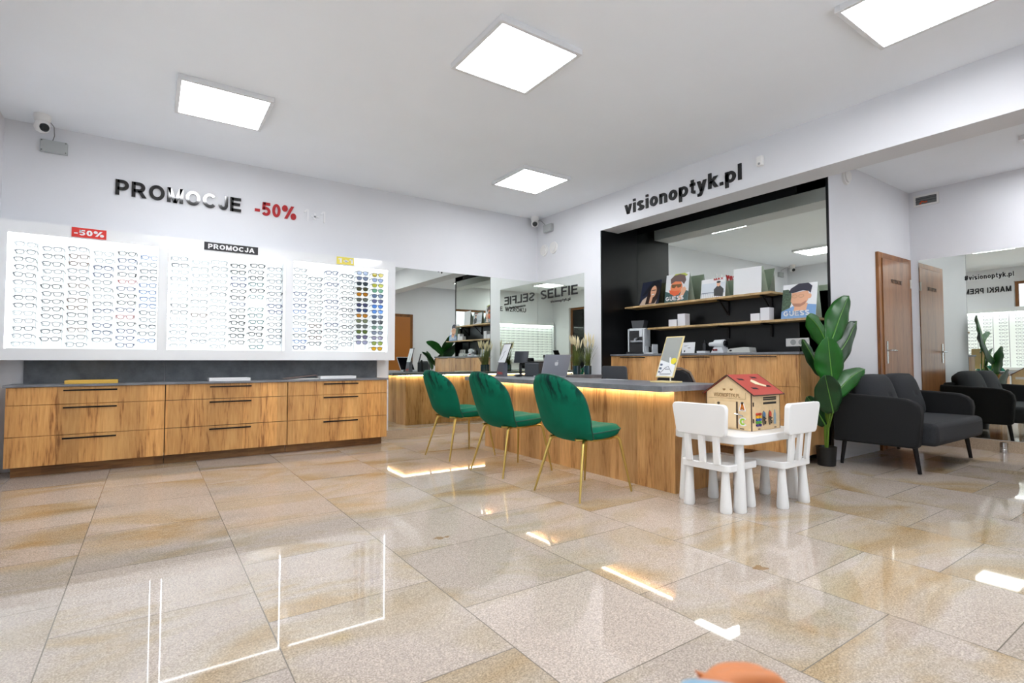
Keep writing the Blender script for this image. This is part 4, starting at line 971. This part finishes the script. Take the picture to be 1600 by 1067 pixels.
# ---------------- items on the desk ----------------
tz = .776
lp = thing('laptop', 'open silver laptop on the reception desk, lid towards the green chairs', 'laptop', (3.47, 4.265, tz), math.radians(74))
alu = M('aluminium', (196,198,206), .35, .6)
obj('base', MB().prism(rrect(0, .21, -.145, .145, .012, 4), .0, .014, lambda u, v, q: (u, v, q)), alu, lp, local=True, bevel=.002)
def lid(u, v, q): return (-.012-.125*v/.25 - q, -u, .014+v*.94)
lo = obj('lid', MB().prism(rrect(-.145, .145, 0, .235, .012, 4), -.004, .003, lid), alu, lp, local=True, recalc=True)
obj('screen', MB().prism(rrect(-.137, .137, .012, .226, .004, 3), -.0052, -.0041, lid), M('dark_screen', (14,14,18), .1), lp, local=True, recalc=True)
ap = [(.0,-.030),(.010,-.034),(.022,-.024),(.030,-.004),(.030,.006),(.022,.014),(.028,.026),(.018,.034),(.004,.030),(-.006,.032),(-.020,.036),(-.032,.024),(-.034,.004),(-.026,-.020),(-.014,-.034)]
obj('lid_emblem', MB().prism([(u*.62, .135+v*.62) for u, v in ap], .0031, .0038, lid).prism([(-.002, .162), (.008, .166), (.012, .178), (.002, .174)], .0031, .0038, lid), letter_white, lo, local=True, recalc=True)
# hand mirror stand
cream = M('cream_wood', (220,202,148), .5)
ms = thing('table_mirror', 'tilted cream-framed table mirror with yellow sticker on the reception desk', 'table mirror', (3.42, 2.745, tz), 0)
obj('base', B(-.09, .06, -.085, .115, 0, .012), cream, ms, local=True, bevel=.002)
obj('post', MB().tube([(-.005, -.02, .012), (-.005, -.02, .20)], .006, 12), plastic_white, ms, local=True, smooth=40)
def mf(u, v, q): return (-.035+.10*v-q, -u+.0-.035*(v-.5), .04+.33*v)
def quad(x0, x1, y0, y1): return [(x0, y0), (x1, y0), (x1, y1), (x0, y1)]
obj('frame', MB().prism(quad(-.088, .088, 0, 1), -.010, 0, mf), cream, ms, local=True, recalc=True, bevel=.002)
obj('glass', MB().prism(quad(-.078, .078, .03, .975), 0, .002, mf), mirror_m, ms, local=True, recalc=True)
obj('printed_sheet', MB().prism([(-.077, .035), (.077, .035), (.077, .30), (-.02, .38), (-.077, .42)], .002, .0026, mf), W5, ms, local=True, recalc=True)
obj('sketch', MB().tube([Vector(mf(-.05, .10, .004)), Vector(mf(-.01, .24, .004)), Vector(mf(.015, .27, .004)), Vector(mf(.06, .12, .004))], .0022, 5).tube([Vector(mf(-.05, .08, .004)), Vector(mf(.055, .09, .004))], .003, 5).tube([Vector(mf(-.01, .2, .004)), Vector(mf(.03, .2, .004))], .003, 5), M('sketch_grey', (110,114,124), .5), ms, local=True)
obj('sketch', MB().prism([(-.072,.20),(-.048,.19),(-.045,.24),(-.070,.25)], .0028, .0034, mf).prism([(-.072,.29),(-.048,.28),(-.045,.33),(-.070,.34)], .0028, .0034, mf).prism([(-.072,.12),(-.055,.11),(-.052,.15),(-.070,.16)], .0028, .0034, mf), M('sketch_blue', (90,100,122), .5), ms, local=True, recalc=True)
obj('sticker', MB().prism([(.052+.026*math.cos(a*math.pi/10), .40+.075*math.sin(a*math.pi/10)) for a in range(20)], .003, .0036, mf), M('sticker_yellow', (220,206,40), .4), ms, local=True, recalc=True)
# slanted sign holder
sh = thing('tabletop_sign', 'small slanted sign with dark frame and grey stand on the desk behind the middle chair', 'table sign', (3.22, 4.86, tz), 0)
obj('stand', MB().prism([(-.09, 0), (.085, 0), (.055, .15), (-.045, .15)], -.03, .02, lambda u, v, q: (q+.10*v, -u, v)), M('charcoal_card', (84,86,96), .5), sh, local=True, recalc=True, bevel=.002)
obj('brand_word', text_mb('Solano', (-.0315, .052, .022), -Y_, Vector((.1, 0, 1)).normalized(), .105, .035, .001, .01), M('sign_red_ink', (200,70,60), .5), sh, local=True)
def sf(u, v, q): return (-.01+.07*v-q, -u-.03*v, .15+.215*v)
obj('frame', MB().prism(quad(-.075, .075, 0, 1), -.008, -.001, sf), black_metal, sh, local=True, recalc=True)
obj('picture', MB().prism(quad(-.068, .068, .02, .965), -.001, .001, sf), M('pale_print', (226,230,234), .25), sh, local=True, recalc=True)
obj('print_mark', MB().tube([Vector(sf(-.03, .15, .002)), Vector(sf(.0, .40, .002)), Vector(sf(-.02, .5, .002)), Vector(sf(.01, .62, .002))], .002, 5), M('sketch_blue', (90,100,122), .5), sh, local=True)
# terminal / printer
tp = thing('payment_terminal', 'black screen and printer unit on the desk left of the laptop', 'terminal', (3.50, 4.72, tz), math.radians(25))
db = M('device_black', (22,24,28), .35); dg_ = M('device_grey', (60,64,70), .4)
obj('stand', MB().box(-.06, .06, .04, .17, 0, .012).tube([(0, .12, .012), (0, .12, .13), (-.01, .10, .18)], .016, 10), db, tp, local=True)
obj('screen', MB().prism(quad(-.085, .085, 0, .13), -.010, .010, lambda u, v, q: (-.05-q+.25*v, .09-u, .150+v)), dg_, tp, local=True, recalc=True, bevel=.004)
obj('printer', MB().box(-.07, .10, -.15, .030, 0, .15), dg_, tp, local=True, bevel=.010)
obj('printer_lid', MB().box(-.06, .09, -.14, .020, .151, .165), db, tp, local=True, bevel=.004)
tag(obj('computer_mouse', MB().shell(lambda a, b: (3.28+.055*a, 4.62+.03*b, .792), .030, 6, 20), db, smooth=60), 'small black mouse on the desk left of the laptop', 'mouse')
tag(obj('paper_sheet', B(3.50, 3.60, 3.35, 3.62, tz, tz+.001), W5), 'white paper sheet lying on the desk before the grey chair', 'paper')
# grasses in dark glass vases
vglass = M('dark_teal_glass', (22,50,58), .08, spec=.8)
def grass(x, y, z, label, seed, hs_=1.0):
    rg = random.Random(seed)
    t = thing('potted_grass', label, 'plant', (x, y, z), 0, 'ornamental grasses in dark vases')
    obj('vase', MB().lathe(x, y, [(.044, z), (.05, z+.004), (.05, z+.11), (.046, z+.112), (.042, z+.10), (.041, z+.02)], 24), vglass, t, smooth=35)
    g = MB(); pl = MB()
    for k in range(85):
        a = rg.uniform(0, 6.283); r0 = rg.uniform(0, .03); h = rg.uniform(.20, .40)*hs_; sp = rg.uniform(.02, .11)
        dx, dy = math.cos(a), math.sin(a); w0 = .0035
        pts = [Vector((x+dx*(r0+sp*s*s), y+dy*(r0+sp*s*s), z+.03+h*s*(1-.12*s*s))) for s in (0, .35, .7, 1)]
        sd = Vector((-dy, dx, 0))*w0
        rows = [[p-sd*(1-.85*i/3), p+sd*(1-.85*i/3)] for i, p in enumerate(pts)]
        g.grid(rows)
    gl = M('grass_green', (96,108,44), .6, noise=.35, nscale=9)
    o = obj('grass_blades', g, gl, t, solid=.001); o['kind'] = 'stuff'
    for k in range(11):
        a = rg.uniform(0, 6.283); sp = rg.uniform(.01, .07); h = rg.uniform(.30, .40)*hs_
        b0 = Vector((x+math.cos(a)*sp, y+math.sin(a)*sp, z+h)); d = Vector((math.cos(a)*.25, math.sin(a)*.25, 1)).normalized()
        p2 = MB().tube([b0, b0+d*.02, b0+d*.06, b0+d*.10, b0+d*.125], [.002, .008, .010, .006, .001], 8)
        st = MB().tube([(x, y, z+.05), b0+d*.005], .0015, 5)
        obj('plume', p2, M('cream_plume', (226,214,176), .8), t, smooth=60)
        obj('stem', st, gl, t)
grass(4.56, 4.92, .776, 'pale-plumed grass in a dark vase on the desk wing, right one', 4, 1.05)
grass(4.45, 5.01, .776, 'pale-plumed grass in a dark vase on the desk wing, left one', 9, .95)
tag(obj('notebook', B(4.0, 4.25, 4.86, 5.02, .776, .786), M('notebook_cream', (226,220,190), .5), bevel=.002), 'thin cream notebook lying on the desk wing', 'notebook')
# office chairs behind the desk
def office(x, y, label, kind):
    t = thing('office_chair', label, 'chair', (x, y, 0), 0)
    c = M('charcoal_shell', (70,74,80), .5) if kind == 'grey' else M('black_pad', (20,20,26), .55)
    if kind == 'grey':
        obj('backrest', MB().prism([(u, v) for u, v in rrect(-.17, .17, .60, .895, .03, 5)], -.012, .012, lambda u, v, q: (q-.10*(v-.6), -u, v)), c, t, local=True, bevel=.004, recalc=True)
    else:
        ps = [(-.19, .55), (.19, .55), (.185, .78), (.15, .84), (.08, .868), (-.08, .868), (-.15, .84), (-.185, .78)]
        obj('backrest', MB().prism(ps, -.02, .015, lambda u, v, q: (q-.08*(v-.6), -u, v)), c, t, local=True, bevel=.006, recalc=True)
        obj('frame', MB().tube([(-.0, -.205, .45), (-.01, -.205, .76), (-.02, -.16, .85), (-.03, -.08, .882), (-.03, .08, .882), (-.02, .16, .85), (-.01, .205, .76), (0, .205, .45)], .010, 8), M('chair_tube', (120,104,92), .35, .6), t, local=True, smooth=50)
    obj('seat', MB().shell(lambda a, b: (.20+.20*a, .20*b, .46), .06, 6, 28, 4), c, t, local=True, smooth=60)
    obj('support', MB().tube([(.0, 0, .60), (-.01, 0, .50), (.10, 0, .44)], .02, 10), black_metal, t, local=True, smooth=50)
    for sx in (0, 1):
        for s in (-1, 1): obj('leg', MB().tube([(.08+.22*sx, s*.14, .435), (.02+.36*sx, s*.20, .006)], .011, 8), black_metal, t, local=True, smooth=50)
office(3.98, 3.865, 'square-backed charcoal office chair behind the desk beside the laptop', 'grey')
office(3.93, 3.07, 'round-backed black office chair behind the table mirror', 'black')
# ---------------- sofa ----------------
fab = M('charcoal_sofa_fabric', (38,40,44), .9, sheen=.08, noise=.15, nscale=120)
fab2 = M('dark_arm_fabric', (19,20,22), .9, sheen=.03, noise=.12, nscale=120)
sf_ = thing('sofa', 'compact charcoal two-seat sofa with slim black legs', 'sofa', (5.95, 2.0, 0))
def arm(x0, x1):
    ps = [(2.335, .215), (1.70, .215), (1.68, .24), (1.655, .50), (1.665, .56), (1.70, .60), (1.76, .625), (1.85, .633), (2.335, .655)]
    return MB().prism(ps, x0, x1, lambda u, v, q: (q, u, v))
obj('armrest', arm(5.24, 5.335), fab2, sf_, bevel=.018, seg=3, recalc=True, smooth=50)
obj('armrest', arm(6.565, 6.66), fab2, sf_, bevel=.018, seg=3, recalc=True, smooth=50)
obj('seat_cushion', B(5.337, 6.563, 1.575, 2.20, .235, .425), fab, sf_, bevel=.045, seg=4, smooth=50)
obj('back_frame', B(5.337, 6.563, 2.21, 2.335, .215, .68), fab2, sf_, bevel=.03, seg=3, smooth=50)
for x in (5.645, 6.255):
    def cu(a, b, x=x): return (x+.302*a, 2.12+.035*a*a-.03*b*0+ .07*(b), .595+.225*b)
    obj('back_cushion', MB().shell(cu, .20, 10, 44, 4.5, .42, .03), fab, sf_, smooth=60)
for x in (5.30, 6.60):
    for y0, y1 in ((1.72, 1.69), (2.26, 2.29)):
        obj('leg', MB().tube([(x+(.0), y0, .222), (x+(.0), y1, .004)], [.020, .015], 4), black_metal, sf_)
# ---------------- plant ----------------
pt = thing('potted_plant', 'tall broad-leaved artificial plant in black pot beside the oak counter', 'plant', (5.085, 2.325, 0))
px, py = 5.085, 2.325
obj('pot', MB().lathe(px, py, [(.068, 0), (.072, .004), (.084, .165), (.086, .17), (.078, .17), (.074, .15)], 32), M('black_pot', (16,17,18), .4), pt, smooth=35)
obj('soil', MB().lathe(px, py, [(.0745, .145), (.0745, .152)], 24), M('dark_soil', (34,26,20), .9, noise=.4, nscale=90), pt)
leafm = M('glossy_leaf', (24,92,24), .38, noise=.32, nscale=5); leafd = M('dark_leaf', (14,58,22), .42, noise=.3, nscale=6); stemm = M('leaf_stem', (104,142,50), .5)
rib = M('leaf_midrib', (96,150,60), .5)
def leaf(B0, T0, wd, mat, bend, curl, side=(0, -1, 0)):
    B0, T0 = Vector(B0), Vector(T0); ax = T0-B0; L_ = ax.length; a = ax.normalized()
    view = Vector(side).normalized(); acr_ = a.cross(view).normalized(); nn = acr_.cross(a).normalized()
    rows = []; mid = []
    NS, NT = 16, 9
    for i in range(NS+1):
        s = i/NS; p = B0+ax*s+Vector((0, 0, 1))*bend*math.sin(math.pi*s)*L_
        hw = wd/2*(math.sin(math.pi*min(1, (s*.93+.05)))**.62)*(1-.18*s)
        if i == NS: hw *= .15
        r = []
        for j in range(NT):
            q = -1+2*j/(NT-1)
            r.append(p+acr_*hw*q+nn*(-curl*hw*abs(q)**1.3+.006*math.sin(s*19+q*3)*abs(q)))
        rows.append(r); mid.append(p+nn*.002)
    o = obj('leaf', MB().grid(rows), mat, pt, smooth=80, solid=.0025)
    obj('midrib', MB().tube(mid, [.006*(1-.75*i/NS) for i in range(NS+1)], 5), rib, o, smooth=60)
    # stalk down into the pot
    q = Vector((px+(B0.x-px)*.10, py+(B0.y-py)*.10, .15)); m1 = q.lerp(B0, .55)+Vector(((px-B0.x)*.25, (py-B0.y)*.25, 0))
    obj('stalk', MB().tube([q, m1, B0+ax*.02], [.011, .008, .006], 8), stemm, pt, smooth=60)
LV = [((5.067,2.26,1.115),(5.445,2.26,1.567),.27,leafm,.02,.25,(-.5,-1,0)),
      ((4.95,2.20,.950),(5.50,2.22,1.325),.27,leafd,-.06,.45,(-.55,-1,.1)),
      ((5.107,2.30,1.075),(4.715,2.29,1.345),.20,leafm,.09,.35,(-.8,-1,.3)),
      ((4.90,2.18,.760),(4.79,2.16,1.155),.27,leafm,.0,.2,(-.9,-1,0)),
      ((4.95,2.30,.820),(4.62,2.29,1.135),.11,leafd,.05,.5,(-.7,-1,.2)),
      ((4.86,2.16,.500),(4.66,2.13,.830),.26,leafd,.0,.2,(-.9,-1,0)),
      ((4.92,2.18,.630),(5.50,2.16,.872),.19,leafm,.06,.4,(-.5,-1,.5)),
      ((4.98,2.28,.370),(4.66,2.28,.640),.17,leafd,.03,.4,(-.9,-1,.2))]
for a in LV: leaf(*a)
# ---------------- devices on the walls and ceiling ----------------
def dome(x, y, label):
    t = thing('security_camera', label, 'security camera', (x, y, HC), 0, 'white dome cameras at the ceiling')
    obj('mount', MB().lathe(x, y, [(.058, HC), (.060, HC-.02), (.052, HC-.055), (.040, HC-.062)][::-1], 28), plastic_white, t, smooth=40)
    hd = MB().lathe(x, y, [(.02, HC-.150), (.042, HC-.138), (.054, HC-.110), (.052, HC-.080), (.042, HC-.058)], 28)
    h = obj('camera_head', hd, plastic_white, t, smooth=60)
    d = Vector((-x, -y, -1.6)).normalized() if x > 1 else Vector((.6, -1, -.25)).normalized()
    c = Vector((x, y, HC-.105))+d*.040
    obj('lens', MB().tube([c, c+d*.018], [.036, .026], 20), M('lens_black', (10,10,12), .12), h, smooth=50)
dome(-.80, 5.88, 'white dome camera at the ceiling above the left lit case')
dome(4.56, 6.02, 'small white dome camera in the far ceiling corner')
t = thing('junction_box', 'grey junction box below the left dome camera', 'junction box', (-.74, YA, 2.84))
obj('lid', B(-.838, -.655, YA-.05, YA-.001, 2.80, 2.905), grey_box, t, bevel=.004)
for x, z in ((-.828, 2.81), (-.828, 2.895), (-.665, 2.81), (-.665, 2.895)): obj('screw', MB().tube([(x, YA-.051, z), (x, YA-.053, z)], .005, 10), M('screw_dark', (90,92,92), .5), t)
tag(obj('cable', MB().tube([(-.76, 5.90, HC-.03), (-.735, 5.98, HC-.05), (-.745, 6.10, HC-.09), (-.76, YA-.02, 2.905)], .003, 6), M('cable_grey', (110,110,112), .5)), 'thin grey cable from left dome camera to junction box', 'cable')
t = thing('junction_box', 'grey junction box beside the far corner dome camera', 'junction box', (XB, 5.85, 2.84))
obj('lid', B(XB-.05, XB-.001, 5.765, 5.945, 2.80, 2.91), grey_box, t, bevel=.004)
tag(obj('cable', MB().tube([(4.60, 6.0, HC-.05), (4.64, 5.97, HC-.06), (XB-.02, 5.92, 2.91)], .003, 6), M('cable_grey', (110,110,112), .5)), 'thin grey cable from far corner dome camera to its box', 'cable')
def vent(loc, nrm, r, label):
    c = Vector(loc); n = Vector(nrm)
    t = thing('round_vent', label, 'air vent', loc)
    obj('rim', MB().tube([c, c+n*.02], [r, r*.93], 32), plastic_white, t, smooth=40)
    obj('disc', MB().tube([c+n*.021, c+n*.034], [r*.74, r*.70], 32), plastic_white, t, smooth=40)
vent((XB-.001, 5.97, 2.555), (-1, 0, 0), .085, 'round white wall vent closer to the corner above mirror')
vent((XB-.001, 5.755, 2.56), (-1, 0, 0), .085, 'round white wall vent further from the corner above mirror')
vent((5.72, YS-.001, 2.80), (0, -1, 0), .085, 'round white vent high on the white wall above the plant')
t = thing('motion_sensor', 'small white motion sensor right of the web address on the beam', 'motion sensor', (XB, 2.66, 2.82))
obj('housing', B(XB-.045, XB-.001, 2.64, 2.70, 2.775, 2.87), plastic_white, t, bevel=.010, seg=3)
obj('sensor_window', MB().tube([(XB-.046, 2.67, 2.795), (XB-.040, 2.67, 2.795)], .012, 14), M('sensor_grey', (150,152,154), .4), t)
t = thing('ventilation_grille', 'small grey framed grille with orange wiring high on side wall', 'grille', (XC, 2.20, 2.83))
obj('frame', MB().box(XC-.012, XC-.001, 2.09, 2.33, 2.745, 2.765).box(XC-.012, XC-.001, 2.09, 2.33, 2.855, 2.875).box(XC-.012, XC-.001, 2.09, 2.11, 2.765, 2.855).box(XC-.012, XC-.001, 2.31, 2.33, 2.765, 2.855), plastic_white, t)
obj('grille_back', B(XC-.004, XC-.001, 2.11, 2.31, 2.765, 2.855), M('grille_grey', (104,106,106), .5), t)
obj('orange_wires', MB().tube([(XC-.008, 2.27, 2.77), (XC-.012, 2.25, 2.80), (XC-.008, 2.22, 2.785), (XC-.012, 2.20, 2.79)], .008, 8), M('orange_wire', (214,84,40), .5), t, smooth=50)
obj('slat', MB().box(XC-.010, XC-.005, 2.11, 2.31, 2.80, 2.806).box(XC-.010, XC-.005, 2.11, 2.31, 2.828, 2.834), M('grille_dark', (60,62,64), .5), t)
# ---------------- foreground person: fist and cuff ----------------
skin_m = M('tan_skin', (200,122,70), .5, noise=.06, nscale=20)
R_ = Vector((.8230, -.5680, 0)); F_ = Vector((.568, .823, 0)); U_ = Z_
O_ = Vector((.418, .262, .660))
def W(r, f, u): return O_+R_*r+F_*f+U_*u
me = bpy.data.meshes.new('person'); bm = bmesh.new(); sk = bm.verts.layers.skin.verify()
def chain(pts, prev=None):
    for (p, r) in pts:
        v = bm.verts.new(p); v[sk].radius = (r, r)
        if prev is not None: bm.edges.new((prev, v))
        prev = v
    return prev
root = bm.verts.new(W(-.12, -.20, -.20)); root[sk].radius = (.042, .042); root[sk].use_root = True
wr = chain([(W(-.068, -.13, -.075), .031), (W(-.028, -.045, .020), .024)], root)
pm = chain([(W(-.036, -.006, -.010), .026)], wr)
for k, (dy, ln, rr_) in enumerate(((.033, .95, .0095), (.012, 1.05, .0100), (-.010, 1.0, .0097), (-.031, .82, .0085))):
    k0 = chain([(W(-.005, dy*.9, .012-.006*abs(k-1)), .0125)], pm)
    chain([(W(.028*ln, dy*1.02, .013-.007*abs(k-1)), rr_), (W(.046*ln, dy*1.0, -.008), rr_*.95), (W(.034*ln, dy*.95, -.030), rr_*.88), (W(.014*ln, dy*.9, -.034), rr_*.78)], k0)
chain([(W(-.03, .042, -.026), .0125), (W(-.004, .050, -.034), .0112), (W(.020, .040, -.040), .0098), (W(.034, .026, -.040), .0085)], pm)
bm.to_mesh(me); bm.free()
po = bpy.data.objects.new('person', me); COL.objects.link(po); me.materials.append(skin_m)
sm = po.modifiers.new('skin', 'SKIN'); sm.use_smooth_shade = True
sb = po.modifiers.new('sub', 'SUBSURF'); sb.levels = 2; sb.render_levels = 2
tag(po, 'person mostly out of frame, tan fist and light blue cuff at the bottom edge', 'person')
sl = MB(); 
P0, P1 = W(-.100, -.205, -.165), W(-.024, -.042, .031)
sl.tube([P0, P0.lerp(P1, .5), P0.lerp(P1, .85), P1, P1.lerp(P0, .01)], [.052, .046, .041, .040, .033], 28)
obj('sleeve', sl, M('light_blue_cotton', (150,184,206), .8, noise=.05, nscale=60), po, smooth=50)
